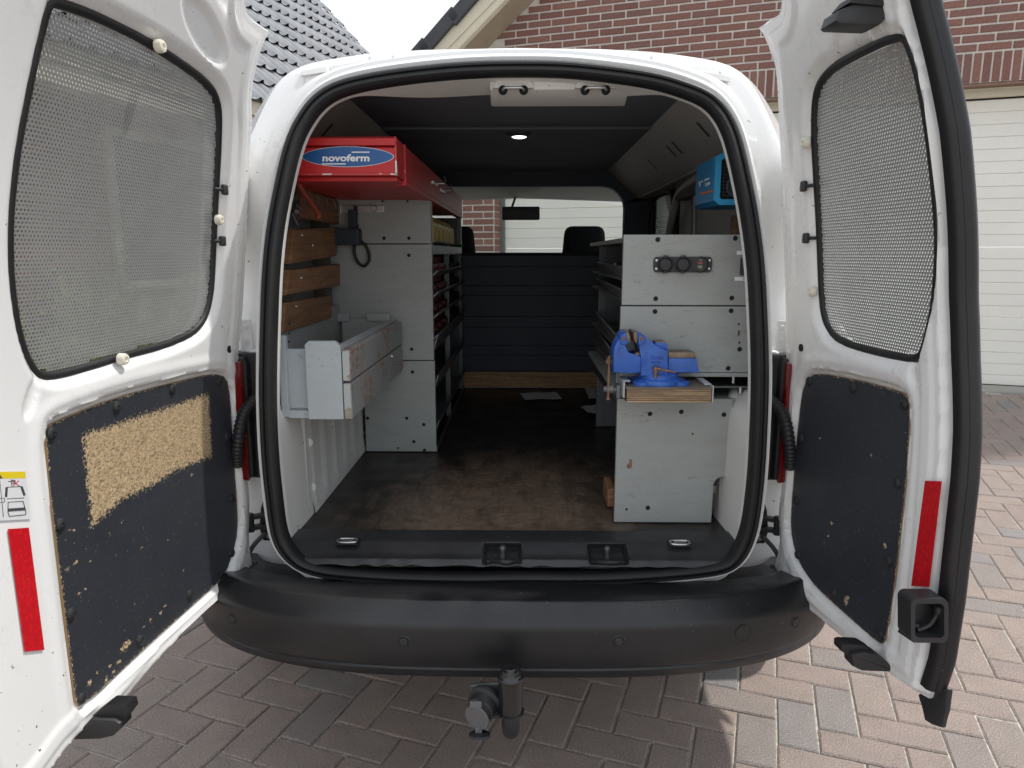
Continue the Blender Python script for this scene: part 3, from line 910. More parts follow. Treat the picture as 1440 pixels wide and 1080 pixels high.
# ------------------------------------------------------------------ van
van = thing('van', (0, 1.6, 0), 'white panel van seen from behind with both rear doors open and a black bumper', 'van')
ZC = 1.1
def Yb(z): return -0.10 + lean(z)
def YbA(z): return -0.10 + leanA(z)
def on_back(px, py, dy=0.0):
    z = 1.1
    for _ in range(12):
        p = onY(px, py, Yb(z) + dy); z = p.z
    return p
seal_px = [(722, 819), (663, 820), (598, 819), (535, 816.6), (459, 810), (421, 799), (398, 780), (384, 754), (376, 700), (370, 640), (367, 574), (367, 500), (368.5, 440), (371, 380), (377, 320), (387, 265), (397, 220), (408, 185), (419, 165), (434, 142.6), (456, 124), (484, 112), (530, 102), (587, 94), (653, 88), (722, 86), (800, 87.5), (886, 97), (935, 106), (972, 118), (992, 126), (1010, 138), (1027, 160), (1038, 184), (1045, 208), (1058.6, 270), (1067, 320), (1073, 372), (1077, 444), (1079, 517), (1078, 575), (1074, 656), (1069, 706), (1063, 744), (1053, 772), (1041, 790), (1017, 804), (946, 813), (841, 819)]
raw = np.array([(on_back(*p).x, on_back(*p).z) for p in seal_px])
ang = np.arctan2(raw[:, 1] - ZC, raw[:, 0]); rr_ = np.hypot(raw[:, 0], raw[:, 1] - ZC)
o_ = np.argsort(ang); ang = ang[o_]; rr_ = rr_[o_]
NA = 320
# angles equalised along the contour
def star(poly):
    """radius of closed polygon at angles A (poly points around the centre)"""
    P = np.array(poly, float)
    def f(A):
        out = np.zeros(len(A))
        for k, a in enumerate(A):
            d = np.array([math.cos(a), math.sin(a)]); best = 0
            for i in range(len(P)):
                p = P[i] - (0, ZC); q = P[(i + 1) % len(P)] - (0, ZC); e = q - p
                den = d[0] * e[1] - d[1] * e[0]
                if abs(den) < 1e-12: continue
                t = (p[0] * e[1] - p[1] * e[0]) / den; u = (p[0] * d[1] - p[1] * d[0]) / den
                if t > 0 and -1e-9 <= u <= 1 + 1e-9: best = max(best, t)
            out[k] = best
        return out
    return f
def smooth_r(r, k=3, it=3):
    for _ in range(it):
        r = (np.roll(r, 1) + r * 2 + np.roll(r, -1)) / 4
    return r
dense = np.array([(v.x, v.y) for v in spline([Vector((x, z, 0)) for x, z in raw], 6, True)])
fine = dense
seg = np.hypot(*(np.roll(fine, -1, 0) - fine).T); cum = np.concatenate([[0], np.cumsum(seg)])
tt = np.linspace(0, cum[-1], NA, endpoint=False)
ex = np.vstack([fine, fine[:1]])
SX = np.interp(tt, cum, ex[:, 0]); SZ = np.interp(tt, cum, ex[:, 1])
for _ in range(4):
    SX = (np.roll(SX, 1) + 2 * SX + np.roll(SX, -1)) / 4; SZ = (np.roll(SZ, 1) + 2 * SZ + np.roll(SZ, -1)) / 4
tx = np.roll(SX, -1) - np.roll(SX, 1); tz = np.roll(SZ, -1) - np.roll(SZ, 1)
ln = np.hypot(tx, tz); nxo, nzo = tz / ln, -tx / ln
if (nxo * SX + nzo * (SZ - ZC)).sum() < 0: nxo, nzo = -nxo, -nzo
ANG = np.arctan2(SZ - ZC, SX)
botf = sstep(-nzo, .45, .95)
def loop_off(o, dy):           # offset loop of the seal contour, outward o
    if o < 0: o = o * (1 - .22 * botf)
    x = SX + nxo * o; z = SZ + nzo * o
    return np.stack([x, YbA(SZ) + dy, z], 1)
def loop_poly(poly, y, fy=None):
    r = star(poly)(ANG)
    r = smooth_r(r, 3, 6)
    x = r * np.cos(ANG); z = ZC + r * np.sin(ANG)
    yy = (y if np.isscalar(y) else y) + (fy(z) if fy else 0)
    return np.stack([x, np.broadcast_to(yy, x.shape), z], 1)
def loft(loops, name, m, p, smooth=True, auto=40, closed=True, cap=False):
    V = np.concatenate(loops); n = len(loops[0]); F = []
    for k in range(len(loops) - 1):
        for i in range(n if closed else n - 1):
            j = (i + 1) % n
            F.append((k * n + i, k * n + j, (k + 1) * n + j, (k + 1) * n + i))
    return pyd(name, V, F, m, p, smooth, auto)
def mir(h): return [(x, z) for x, z in h] + [(-x, z) for x, z in h[::-1] if x > 1e-6]
back_prof = mir([(0, 1.658), (.2, 1.655), (.35, 1.642), (.45, 1.622), (.487, 1.60), (.515, 1.55), (.555, 1.45), (.60, 1.25), (.64, 1.0), (.66, .8), (.66, .56), (.62, .46), (0, .44)])
full_prof = mir([(0, 1.70), (.3, 1.692), (.45, 1.672), (.5, 1.66), (.546, 1.640), (.593, 1.592), (.641, 1.509), (.70, 1.35), (.76, 1.15), (.80, .95), (.81, .7), (.80, .5), (.74, .38), (0, .36)])
mid_prof = mir([(0, 1.675), (.3, 1.668), (.45, 1.645), (.495, 1.625), (.535, 1.58), (.59, 1.47), (.655, 1.25), (.71, 1.0), (.73, .8), (.73, .52), (.68, .42), (0, .41)])
far_prof = mir([(0, 1.80), (.3, 1.79), (.5, 1.755), (.6, 1.69), (.67, 1.55), (.72, 1.38), (.77, 1.15), (.82, .95), (.84, .7), (.83, .5), (.77, .36), (0, .33)])
zz = SZ
topf = sstep(SZ, 1.12, 1.40)             # 1 at the top
sidef = 1 - topf
L = []
L.append(loop_off(-0.012, 0.012))
L.append(loop_off(0.0, 0.004))
L.append(loop_off(0.010, 0.0))
a = loop_off(0.018, 0.0); a[:, 1] += 0.012 + 0.045 * sidef; L.append(a)
a = loop_off(0.026, 0.0); a[:, 1] += 0.014 + 0.140 * sidef; L.append(a)
bp_ = loop_poly(back_prof, 0.0)
for k_, dy_ in ((.22, .0), (.25, .006)):
    a = bp_.copy(); a[:, 0] = L[4][:, 0] * (1 - k_) + bp_[:, 0] * k_; a[:, 2] = L[4][:, 2] * (1 - k_) + bp_[:, 2] * k_
    a[:, 1] = YbA(a[:, 2]) + 0.014 + 0.145 * sidef + dy_; L.append(a)
a = bp_.copy(); a[:, 0] = L[-1][:, 0] * .45 + bp_[:, 0] * .55; a[:, 2] = L[-1][:, 2] * .45 + bp_[:, 2] * .55
a[:, 1] = YbA(a[:, 2]) + 0.021 + 0.150 * sidef; L.append(a)
a = bp_ * .985; a[:, 2] += .015 * ZC; a[:, 1] = YbA(a[:, 2]) + 0.022 + 0.150 * sidef; L.append(a)
a = bp_.copy(); a[:, 1] = YbA(a[:, 2]) + 0.026 + 0.150 * sidef; L.append(a)
mp_ = loop_poly(mid_prof, 0.0)
a = bp_ * .93 + mp_ * .07; a[:, 1] = YbA(a[:, 2]) + 0.040 + 0.150 * sidef; L.append(a)
a = mp_.copy(); a[:, 1] = YbA(a[:, 2]) + 0.085 + 0.12 * sidef; L.append(a)
fp_ = loop_poly(full_prof, 0.0)
a = fp_ * .7 + mp_ * .3; a[:, 1] = 0.20; L.append(a)
a = fp_.copy(); a[:, 1] = 0.33; L.append(a)
fr_ = loop_poly(far_prof, 0.0)
for y, k in ((.5, .35), (.8, .8), (1.2, 1.0), (1.9, 1.0)):
    a = fp_ * (1 - k) + fr_ * k; a[:, 1] = y; L.append(a)
body = loft(L, 'body_shell', M['white'], van, True, 28)
# embossed details of the rear body face
def emboss(pts_px, name, m, dy, th=0.004, par=van, yf=None, bev=.0015):
    P = [on_back(x, y, dy) for x, y in pts_px]
    b = MB(); b.prism(P, (0, -th, 0), bev); return b.done(name, m, par)
def rrect_px(x0, y0, x1, y1, r, sk=0.0, n=4):
    out = []
    for cx, cy, a0 in ((x1 - r, y0 + r, -90), (x1 - r, y1 - r, 0), (x0 + r, y1 - r, 90), (x0 + r, y0 + r, 180)):
        for k in range(n + 1):
            a = rad(a0 + 90 * k / n); out.append((cx + r * math.cos(a), cy + r * math.sin(a) + sk * (cx + r * math.cos(a) - x0)))
    return out
for (x0, y0, x1, y1, sk) in ((424, 100, 461, 108, -.16), (465, 93, 509, 101, -.14), (936, 94, 975, 102, .10), (981, 100, 1026, 109, .16)):
    emboss(rrect_px(x0, y0, x1, y1, 3.5, sk), 'pressed_pad', M['white'], 0.020, .006)
pb = MB()
for i in range(13):
    x = 520 + i * 33; y = 84 - 8 * (1 - ((x - 722) / 260) ** 2) + 1
    p = on_back(x, y, 0.014); pb.lathe(p, (0, -1, 0), [(0.0035, 0), (0.0032, .0015), (0, .0018)], 8)
o = pb.done('spot_welds', M['white'], body); tag(o, kind='stuff')
# vertical pressed line on both corner posts
for s in (-1, 1):
    pts = []
    for (px, py) in ((402, 170), (391, 210), (381, 255), (373, 300), (367, 350), (362, 400)):
        p = on_back(px, py, 0.06); pts.append((abs(p.x) * s, p.y + (0.09 * (1 - sstep(p.z, 1.42, 1.56))), p.z))
    b = MB(); b.tube(spline(pts, 5), .0035, 8); b.done('pressed_rib', M['white'], body, True, 60)
    pts = []
    for (px, py) in ((432, 103), (428, 112), (430, 125), (437, 140)):
        p = on_back(px, py, .02); pts.append((abs(p.x) * s, p.y, p.z))
    b = MB(); b.tube(spline(pts, 5), .0018, 6); b.done('seam_sealer', M['inner_white'], body, True, 60)

# opening seal
sp = [(0.001, 0.004), (0.000, -0.008), (-0.002, -0.016), (-0.006, -0.020), (-0.010, -0.020), (-0.0125, -0.014), (-0.0150, -0.014), (-0.0165, -0.020), (-0.021, -0.021), (-0.026, -0.017), (-0.030, -0.008), (-0.031, 0.004), (-0.030, 0.012)]
seal = loft([loop_off(o, d) for o, d in sp], 'door_opening_seal', M['rubber'], van, True, 30)

# white return flange inside the seal
topf = sstep(SZ, 1.585, 1.62)
drop = .040 * (1 - sstep(SZ, .60, .70))
L = [loop_off(-0.026, 0.002), loop_off(-0.0285, 0.008)]
a = loop_off(-0.030, 0.016); L.append(a)
a = loop_off(-0.031, 0.026); a[:, 1] += .08 * topf; a[:, 2] -= .012 * topf; L.append(a)
for a in L: a[:, 2] -= drop
low = 1 - sstep(SZ, .84, .95)
sec_prof = mir([(0, 1.60), (.40, 1.60), (.545, 1.47), (.60, 1.42), (.60, .95), (.495, .885), (.492, .6), (0, .598)])
sp_ = loop_poly(sec_prof, 0.0)
a = loop_off(-0.014, 0.034); a[:, 1] += .08 * topf; a[:, 2] += .016 * topf; a[:, 2] -= drop; a[:, 0] = a[:, 0] * (1 - low * .35) + sp_[:, 0] * low * .35; L.append(a)
a = sp_.copy(); a[:, 1] = .13 + .04 * topf; a[:, 2] -= drop; L.append(a)
loft(L, 'opening_flange', M['inner_white'], van, True, 40)

# ---------------------------------------------------------------- interior lining
YE = 1.77
b = MB()
b.bx(-.40, .40, .12, .66, 1.600, 1.615); b.bx(-.40, .40, .67, YE, 1.596, 1.611)
b.done('ceiling_lining', M['ceil'], van)
b = MB(); b.bx(-.395, .395, .662, .674, 1.592, 1.598, .002); b.done('roof_bow', M['ceil'], van)
# bulkhead top beam and arch round the cab opening
def archpoly():
    P = []
    p0 = onY(590, 262, YE); p1 = onY(878, 300, YE)
    zt = onY(740, 262, YE).z; x1 = p1.x
    return zt, x1
zt, xr = archpoly()
inner = []
for cx, cz, a0, r in ((xr - .10, zt - .10, 0, .10), (-xr + .10, zt - .10, 90, .10)):
    for k in range(7):
        t = rad(a0 + 15 * k); inner.append((cx + r * math.cos(t), cz + r * math.sin(t)))
inner += [(-xr, 1.232), (xr, 1.232)]
outer = [(.62, 1.232), (.62, 1.40), (.56, 1.52), (.42, 1.62), (-.42, 1.62), (-.56, 1.52), (-.62, 1.40), (-.62, 1.232)]
b = MB()
ring_o = [(.62, zt - .02), (.60, 1.47), (.54, 1.54), (.48, 1.585), (.42, 1.62), (.38, 1.62), (.3, 1.62)]
ring_i = inner[:7]
P0 = [(.62, 1.232)] + ring_o; P1 = [(xr, 1.232)] + ring_i
for s in (-1, 1):
    n = len(P0)
    for k in range(n - 1):
        q = [(s * P0[k][0], YE, P0[k][1]), (s * P0[k + 1][0], YE, P0[k + 1][1]), (s * P1[k + 1][0], YE, P1[k + 1][1]), (s * P1[k][0], YE, P1[k][1])]
        b.prism(q, (0, .05, 0))
b.prism([(-.3, YE, 1.62), (.3, YE, 1.62), (xr - .10, YE, zt), (-xr + .10, YE, zt)], (0, .05, 0))
b.done('bulkhead_arch', M['black_blue'], van)
# bulkhead: beam, ribbed panel
b = MB(); b.bx(-.60, .60, YE, YE + .03, .605, onY(740, 523, YE).z, .004); b.done('bulkhead_beam', M['wood_pale'], van)
bh = thing('bulkhead_panel', (0, YE, .7), None, None); parent(bh, van)
z0 = onY(740, 523, YE).z + .002; z = z0; hs = [.075, .045, .085, .05, .095, .045, .085, .055]
tot = sum(hs); sc_h = (1.228 - z0) / tot
for h in hs:
    b = MB(); b.bx(-.60, .60, YE + .006, YE + .026, z + .0004, z + h * sc_h - .0004, .002); b.done('panel_board', M['black_blue'], bh); z += h * sc_h
b = MB(); b.bx(-.60, .60, YE + .028, YE + .034, .60, 1.228); b.done('light_stop_plate', M['dark'], bh)  # unseen plate added to stop light showing through the board gaps
b = MB(); b.bx(-.60, .60, YE - .006, YE + .04, 1.222, 1.236, .004); b.done('top_rail', M['dark'], bh)
# cant panels between ceiling and side walls, with slots
for s in (-1, 1):
    b = MB()
    b.prism([(s * .40, .14, 1.602), (s * .545, .14, 1.475), (s * .552, .14, 1.480), (s * .41, .14, 1.612)], (0, 1.63, 0), .001)
    cp = b.done('cant_panel', M['grey_metal'], van)
    b = MB()
    nv = Vector((-s * .66, 0, -.75)).normalized()
    for y, dz in ((.32, 0), (.62, 0), (.70, .0), (1.02, 0)):
        c0 = Vector((s * .455, y, 1.552)); c1 = Vector((s * .49, y + .012, 1.521))
        b.prism([c0 + nv * .003, c1 + nv * .003, c1 + Vector((0, .008, 0)) + nv * .003, c0 + Vector((0, .008, 0)) + nv * .003], nv * -.001)
    b.done('slots', M['under'], cp)
    b = MB(); b.tube(spline([(s * .50, .14, 1.490), (s * .548, .30, 1.470), (s * .56, .7, 1.462), (s * .565, 1.0, 1.44), (s * .57, 1.12, 1.38), (s * .572, 1.2, 1.30)], 6), .014, 8); b.done('roof_rail', M['grey_metal'], van, True, 60)
# side walls, upper
for s in (-1, 1):
    b = MB()
    b.bx(s * .60, s * .615, .22, 1.15 if s > 0 else YE, .93, 1.475)
    b.prism([(s * .60, .24, 1.47), (s * .54, .24, 1.474), (s * .54, .24, 1.48), (s * .60, .24, 1.48)], (0, 1.6, 0))
    b.done('side_wall', M['grey_metal'], van)
# right side window with grille behind the sliding door
wq = [(905, 240), (930, 235), (945, 262), (955, 328), (912, 328)]
b = MB(); b.bx(.60, .615, 1.15, YE, .93, 1.26); b.bx(.60, .615, 1.15, 1.22, 1.26, 1.475); b.bx(.60, .615, 1.70, YE, 1.26, 1.475)
b.done('sliding_door_lining', M['dark'], van)
b = MB()
fp = [(.596, y, z) for y, z in ((1.20, 1.24), (1.22, 1.40), (1.28, 1.465), (1.60, 1.475), (1.68, 1.44), (1.70, 1.24))]
b.tube(spline(fp, 5), .016, 8); b.done('window_seal', M['rubber'], van, True, 60)
b = MB()
for k in range(26): b.bx(.600, .604, 1.24, 1.66, 1.250 + k * .0085, 1.2535 + k * .0085)
o = b.done('window_grille', M['mesh'], van)
b = MB(); b.bx(.606, .608, 1.2, 1.7, 1.24, 1.475); b.done('side_window', M['rear_glass'], van)
# lower walls (wheel housing boxes) with pressed ribs
for s in (-1, 1):
    ys = np.arange(.12, YE + .001, .0125); V = []; F = []
    zs = [.602, .63, .64, .86, .875, .885, .887]
    xo = [.486, .490, .500, .502, .512, .55, .60]
    for y in ys:
        rib = max(0.0, math.cos((y - .05) / .105 * 2 * math.pi)) ** 6 * .010
        for k, (zv, xv) in enumerate(zip(zs, xo)):
            rr2 = rib if k in (2, 3) else 0
            V.append((s * (xv - rr2), y, zv))
    m_ = len(zs)
    for i in range(len(ys) - 1):
        for k in range(m_ - 1): F.append((i * m_ + k, i * m_ + k + 1, (i + 1) * m_ + k + 1, (i + 1) * m_ + k))
    pyd('lower_side_panel', V, F, M['inner_white'], van, True, 50)
    b = MB(); b.bx(s * .60, s * .612, .20, YE, .86, .935); b.done('waist_strip', M['grey_metal'], van)
    b = MB()
    for (y, z) in ((.12, .665), (.115, .78)):
        b.lathe((s * .497, y + .01, z), (-s * .5, -.8, 0), [(.011, 0), (.011, .003), (.006, .004), (.005, .002), (0, .002)], 14)
    b.done('blind_plug', M['inner_white'], van, True, 40)
# rounded wheelhouse bulge just inside the right jamb and left jamb
for s in (-1, 1):
    b = MB(); pts = [(s * .515, .10, z) for z in (.60, .70, .80, .865)] + [(s * .53, .12, .895), (s * .56, .2, .905)]
    b.tube(spline(pts, 5), .022, 12); b.done('corner_bulge', M['inner_white'], van, True, 60)

# ---------------------------------------------------------------- load floor with wear
wear_px = [(545, 745), (590, 690), (620, 668), (690, 645), (760, 640), (815, 662), (840, 700), (850, 752), (700, 762), (560, 758)]
WP = chaikin([(onZ(x, y, .6).x, onZ(x, y, .6).y) for x, y in wear_px], 2)
nx, ny = 90, 130
X = np.linspace(-.50, .50, nx); Y = np.linspace(-.012, YE + .02, ny)
GX, GY = np.meshgrid(X, Y, indexing='ij')
d = sdf(WP, GX, GY)
wearv = np.clip(.66 - d / .26, 0, 1) * np.clip(1.1 - .55 * np.maximum(GY.ravel(), 0), .4, 1)
V = np.stack([GX.ravel(), GY.ravel(), np.full(GX.size, .6)], 1)
idx = np.arange(nx * ny).reshape(nx, ny)
F = np.stack([idx[:-1, :-1], idx[1:, :-1], idx[1:, 1:], idx[:-1, 1:]], -1).reshape(-1, 4)
lf = pyd('load_floor', V, F, M['floor'], van, fix=False)
at = lf.data.attributes.new('wear', 'FLOAT', 'POINT'); at.data.foreach_set('value', wearv.astype(np.float32))
b = MB(); b.bx(-.495, .495, -.012, YE, .585, .5975); b.done('floor_board_edge', M['board_edge'], van)

# ---------------------------------------------------------------- sill trim with two striker pockets
pr_ = [(.012, .6045), (-.02, .6045), (-.045, .603), (-.058, .598), (-.070, .5925), (-.082, .587), (-.092, .5845), (-.101, .583), (-.108, .572)]
prs = spline([Vector((0, y, z)) for y, z in pr_], 4)
pk = []
for (xa, ya, xb, yb) in ((680, 768, 733, 797), (828, 768, 882, 797)):
    pk.append((onY((xa + xb) / 2, 783, -.08).x, (onY(xb, 783, -.08).x - onY(xa, 783, -.08).x) / 2))
V = []; nxx = 281
for i in range(nxx):
    x0 = -1 + 2 * i / (nxx - 1)
    for k, p in enumerate(prs):
        t = k / (len(prs) - 1)
        half = .512 - .045 * sstep(t, .35, 1.0)
        x = x0 * half
        y, z = p.y, p.z
        for (cx, hw) in pk:
            f = float(sstep(hw - abs(x - cx), -.002, .006)) * float(sstep(t, .30, .42)) * float(1 - sstep(t, .90, .97))
            y += f * .030; z -= f * .016
        # wavy carpet-like lip near the seal
        if t > .8: z += .0022 * math.sin(x * 90 + 2 * math.sin(x * 23)) * float(sstep(t, .8, .92)) * float(1 - sstep(abs(x), .40, .46)) * (1 if x < .1 else .4)
        V.append((x, y, z))
m_ = len(prs)
F = [(i * m_ + k, (i + 1) * m_ + k, (i + 1) * m_ + k + 1, i * m_ + k + 1) for i in range(nxx - 1) for k in range(m_ - 1)]
sill = pyd('sill_trim', V, F, M['sill'], van, True, 50)
for (cx, hw) in pk:
    b = MB()
    b.cyl((cx, -.062, .557), (cx, -.062, .592), .0055, 12); b.lathe((cx, -.062, .590), (0, 0, 1), [(.0075, 0), (.0075, .006), (.005, .009), (0, .009)], 12)
    b.box((cx, -.052, .574), (.010, .03, .008), None, .002); b.box((cx, -.055, .560), (.05, .03, .006), None, .002)
    b.done('striker', M['dark_steel'], van, True, 40)
for (px, py) in ((489, 761), (956, 764)):
    p = onZ(px, py, .606)
    lr = thing('lashing_ring', p, None, None); parent(lr, van)
    b = MB(); pts = []
    for k in range(20):
        t = 2 * math.pi * k / 20; pts.append((p.x + .021 * math.copysign(abs(math.cos(t)) ** .6, math.cos(t)), p.y + .011 * math.copysign(abs(math.sin(t)) ** .6, math.sin(t)), .6075))
    b.tube(pts, .0028, 8, closed=True); b.box((p.x, p.y + .002, .607), (.026, .0045, .004), None, .001)
    b.done('ring', M['steel'], lr, True, 50)
    b = MB(); b.box((p.x, p.y, .6048), (.052, .030, .002), None, .0009); b.done('recess_plate', M['rubber'], lr)

# ---------------------------------------------------------------- header strikers
hb = MB(); ph = [onY(x, y, .085) for x, y in ((689, 122), (884, 124))]
hx0, hx1 = ph[0].x, ph[1].x
hb.prism([(hx0, .068, 1.600), (hx0, .12, 1.592), (hx0, .155, 1.565), (hx0, .128, 1.552), (hx0, .072, 1.575)], (hx1 - hx0, 0, 0), .006)
hdr = hb.done('striker_housing', M['inner_white'], van, True, 50)
for (px, py) in ((722, 130), (836, 130)):
    p = onY(px, py, .082)
    b = MB()
    b.prism([(p.x - .034, .066, p.z + .034), (p.x + .034, .066, p.z + .034), (p.x + .044, .060, p.z + .004), (p.x - .044, .060, p.z + .004)], (0, .03, 0), .005)
    b.done('striker_dome', M['inner_white'], hdr, True, 50)
    b = MB()
    for s in (-1, 1):
        b.lathe((p.x + s * .022, .064, p.z), (0, -1, 0), [(.0095, 0), (.0095, .006), (.006, .009), (.004, .006), (0, .006)], 16)
    b.done('bush', M['rubber'], hdr, True, 50)
    b = MB(); b.tube([(p.x - .022, .058, p.z), (p.x - .018, .052, p.z + .003), (p.x + .018, .052, p.z + .003), (p.x + .022, .058, p.z)], .0032, 8); b.done('striker_bar', M['steel'], hdr, True, 50)

# ceiling lamp
p = onZ(730, 188, 1.594)
lamp = thing('ceiling_lamp', p, None, None); parent(lamp, van)
b = MB(); b.lathe((p.x, p.y, 1.5955), (0, 0, -1), [(.0, 0), (.042, 0), (.038, .007), (.028, .011), (.022, .0112), (.0215, .010), (0, .0095)], 24); b.done('bezel', M['dark_steel'], lamp, True, 40)
b = MB(); b.lathe((p.x, p.y, 1.5945), (0, 0, -1), [(.0225, .0105), (.016, .013), (0, .014)], 20); b.done('lamp_lens', M['lamp'], lamp, True, 60)

# ---------------------------------------------------------------- bumper
AX, YC, BY, BE = .782, .30, .565, 3.1
def bpath(t):               # t in -1..1
    a = t * math.pi / 2 * 1.02
    e = 2 / BE
    x = AX * math.copysign(abs(math.sin(a)) ** e, a); y = YC - BY * (max(0.0, math.cos(a)) ** e) if math.cos(a) > 0 else YC
    return Vector((x, y, 0))
ts = [-1 + 2 * i / 160 for i in range(161)]
ts = [math.copysign(abs(t) ** 1.1, t) for t in ts]
bp2 = [bpath(t) for t in ts]
prof = [(-.24, .528), (-.150, .528), (-.146, .539), (-.10, .547), (-.065, .5535), (-.038, .5575), (-.032, .5570), (-.029, .5555), (-.0265, .553), (-.0055, .529), (-.002, .524), (.0005, .517), (.0015, .508), (.002, .47), (-.002, .436), (-.006, .428), (-.0125, .425), (-.0095, .420), (-.013, .405), (-.030, .392), (-.08, .380), (-.16, .374)]
V = []
for i, p in enumerate(bp2):
    q = bp2[max(i - 1, 0)]; r = bp2[min(i + 1, 160)]
    t = (r - q); t = t.normalized() if t.length > 1e-6 else Vector((0, 1, 0))
    n_ = Vector((t.y, -t.x, 0))
    k = abs(p.x) / AX
    for (o, z) in prof:
        rise = .010 * k ** 4 if z < .45 else 0
        oo = o if o > -.05 else o * (1 - .45 * k ** 3)
        V.append((p.x + n_.x * oo, p.y + n_.y * oo, z + rise - (.012 * k ** 4 if z > .5 else 0)))
m_ = len(prof)
F = [(i * m_ + k, (i + 1) * m_ + k, (i + 1) * m_ + k + 1, i * m_ + k + 1) for i in range(160) for k in range(m_ - 1)]
bumper = pyd('rear_bumper', V, F, M['bumper'], van, True, 40)
def on_bumper(px, py):
    r = ray(px, py); best = None
    for k in range(400):
        t = .9 + k * .0035; p = CAM + r * t
        if abs(p.x) >= AX: continue
        yb = YC - BY * (1 - (abs(p.x) / AX) ** BE) ** (1 / BE)
        if p.y >= yb: best = Vector((p.x, yb, p.z)); break
    e = .002; f = lambda x: YC - BY * (1 - min(.9999, abs(x) / AX) ** BE) ** (1 / BE)
    nrm = Vector(((f(best.x + e) - f(best.x - e)) / (2 * e), -1, 0)).normalized()
    return best, nrm
for (px, py) in ((328, 870), (568, 901), (870, 901), (1117, 874)):
    p, n_ = on_bumper(px, py)
    b = MB(); b.lathe(p + n_ * .001, n_, [(.0125, -.006), (.0125, .0012), (.0110, .0022), (.0098, .0005), (.0088, .0005), (.0080, .0028), (.004, .0034), (0, .0034)], 24)
    b.done('parking_sensor', M['plastic'], bumper, True, 30)
p, n_ = on_bumper(1044, 889)
b = MB(); b.lathe(p + n_ * .0014, n_, [(.0185, -.004), (.0185, .0010), (.0172, .0010), (.0168, -.0006), (.0164, .0010), (0, .0012)], 32); b.done('tow_eye_cover', M['bumper'], bumper, True, 30)
# under-bumper body floor
b = MB(); b.bx(-.7, .7, .35, 1.9, .35, .37); b.bx(-.50, .50, -.04, .10, .42, .52); b.done('underbody', M['under'], van)
# exhaust-like cross member of the tow bar
tow = thing('tow_bar', (0, -.2, .38), None, None); parent(tow, van)
pb_ = onY(718, 962, -.345)
b = MB()
x0, y0 = pb_.x, -.345
zt_ = onY(718, 940, -.345).z
b.cyl((x0, y0, zt_ - .088), (x0, y0, zt_ - .018), .022, 24)
b.lathe((x0, y0, zt_ - .022), (0, 0, 1), [(.0235, 0), (.0245, .004), (.023, .008), (.021, .010), (.020, .014), (.017, .016), (.016, .020), (.011, .022), (.010, .0245), (.004, .026), (0, .027)], 28)
b.lathe((x0, y0, zt_ - .091), (0, 0, 1), [(.022, 0), (.0255, .002), (.0255, .005), (.022, .006)], 28)
b.done('tow_ball_cap', mat('glossy_black_rubber', (.012, .012, .013), .22, coat=.3, var=.2), tow, True, 40)
b = MB(); b.tube(spline([(x0, y0, zt_ - .085), (x0, y0 + .002, zt_ - .115), (x0, y0 + .03, zt_ - .145), (x0, y0 + .10, zt_ - .150), (x0, -.1, zt_ - .13)], 6), .017, 14); b.done('tow_neck', M['plastic'], tow, True, 60)
ps = onY(676, 990, -.335)
b = MB()
cx, cy, cz = onY(690, 988, -.325)
b.box((cx, -.318, cz), (.072, .008, .075), Matrix.Rotation(rad(-6), 3, 'Y'), .003)
b.done('socket_plate', M['dark_steel'], tow)
ax = Vector((-.38, -.86, -.18)).normalized()
b = MB()
b.lathe(Vector((cx - .008, -.323, cz + .004)), ax, [(.034, 0), (.034, .006), (.030, .008), (.027, .010), (.026, .026), (.023, .028), (.023, .036), (.019, .037), (0, .037)], 28)
b.done('socket_body', M['plastic'], tow, True, 35)
c2 = Vector((cx - .008, -.323, cz + .004)) + ax * .038
b = MB()
xs = ax.cross(Vector((0, 0, 1))).normalized(); ys = xs.cross(ax)
poly = []
for k in range(20):
    t = 2 * math.pi * k / 20; poly.append(c2 + xs * .024 * math.cos(t) + ys * .027 * math.sin(t) - ys * .004)
b.prism(poly, ax * .004, .001)
b.box(c2 + ys * .026 + ax * .001, (.022, .006, .012), None, .002); b.box(c2 - ys * .034 + ax * .002, (.013, .006, .014), None, .002)
b.done('socket_cap', mat('grey_socket_cap', (.13, .13, .135), .55, var=.1), tow)
b = MB(); b.lathe(c2 - ys * .045, (0, -.3, -1), [(.012, -.004), (.020, 0), (.020, .004), (0, .005)], 20); b.lathe((cx + .018, -.324, cz + .022), (0, -1, 0), [(.004, 0), (.0035, .0025), (0, .003)], 12)
b.done('socket_hinge', M['plastic'], tow, True, 40)

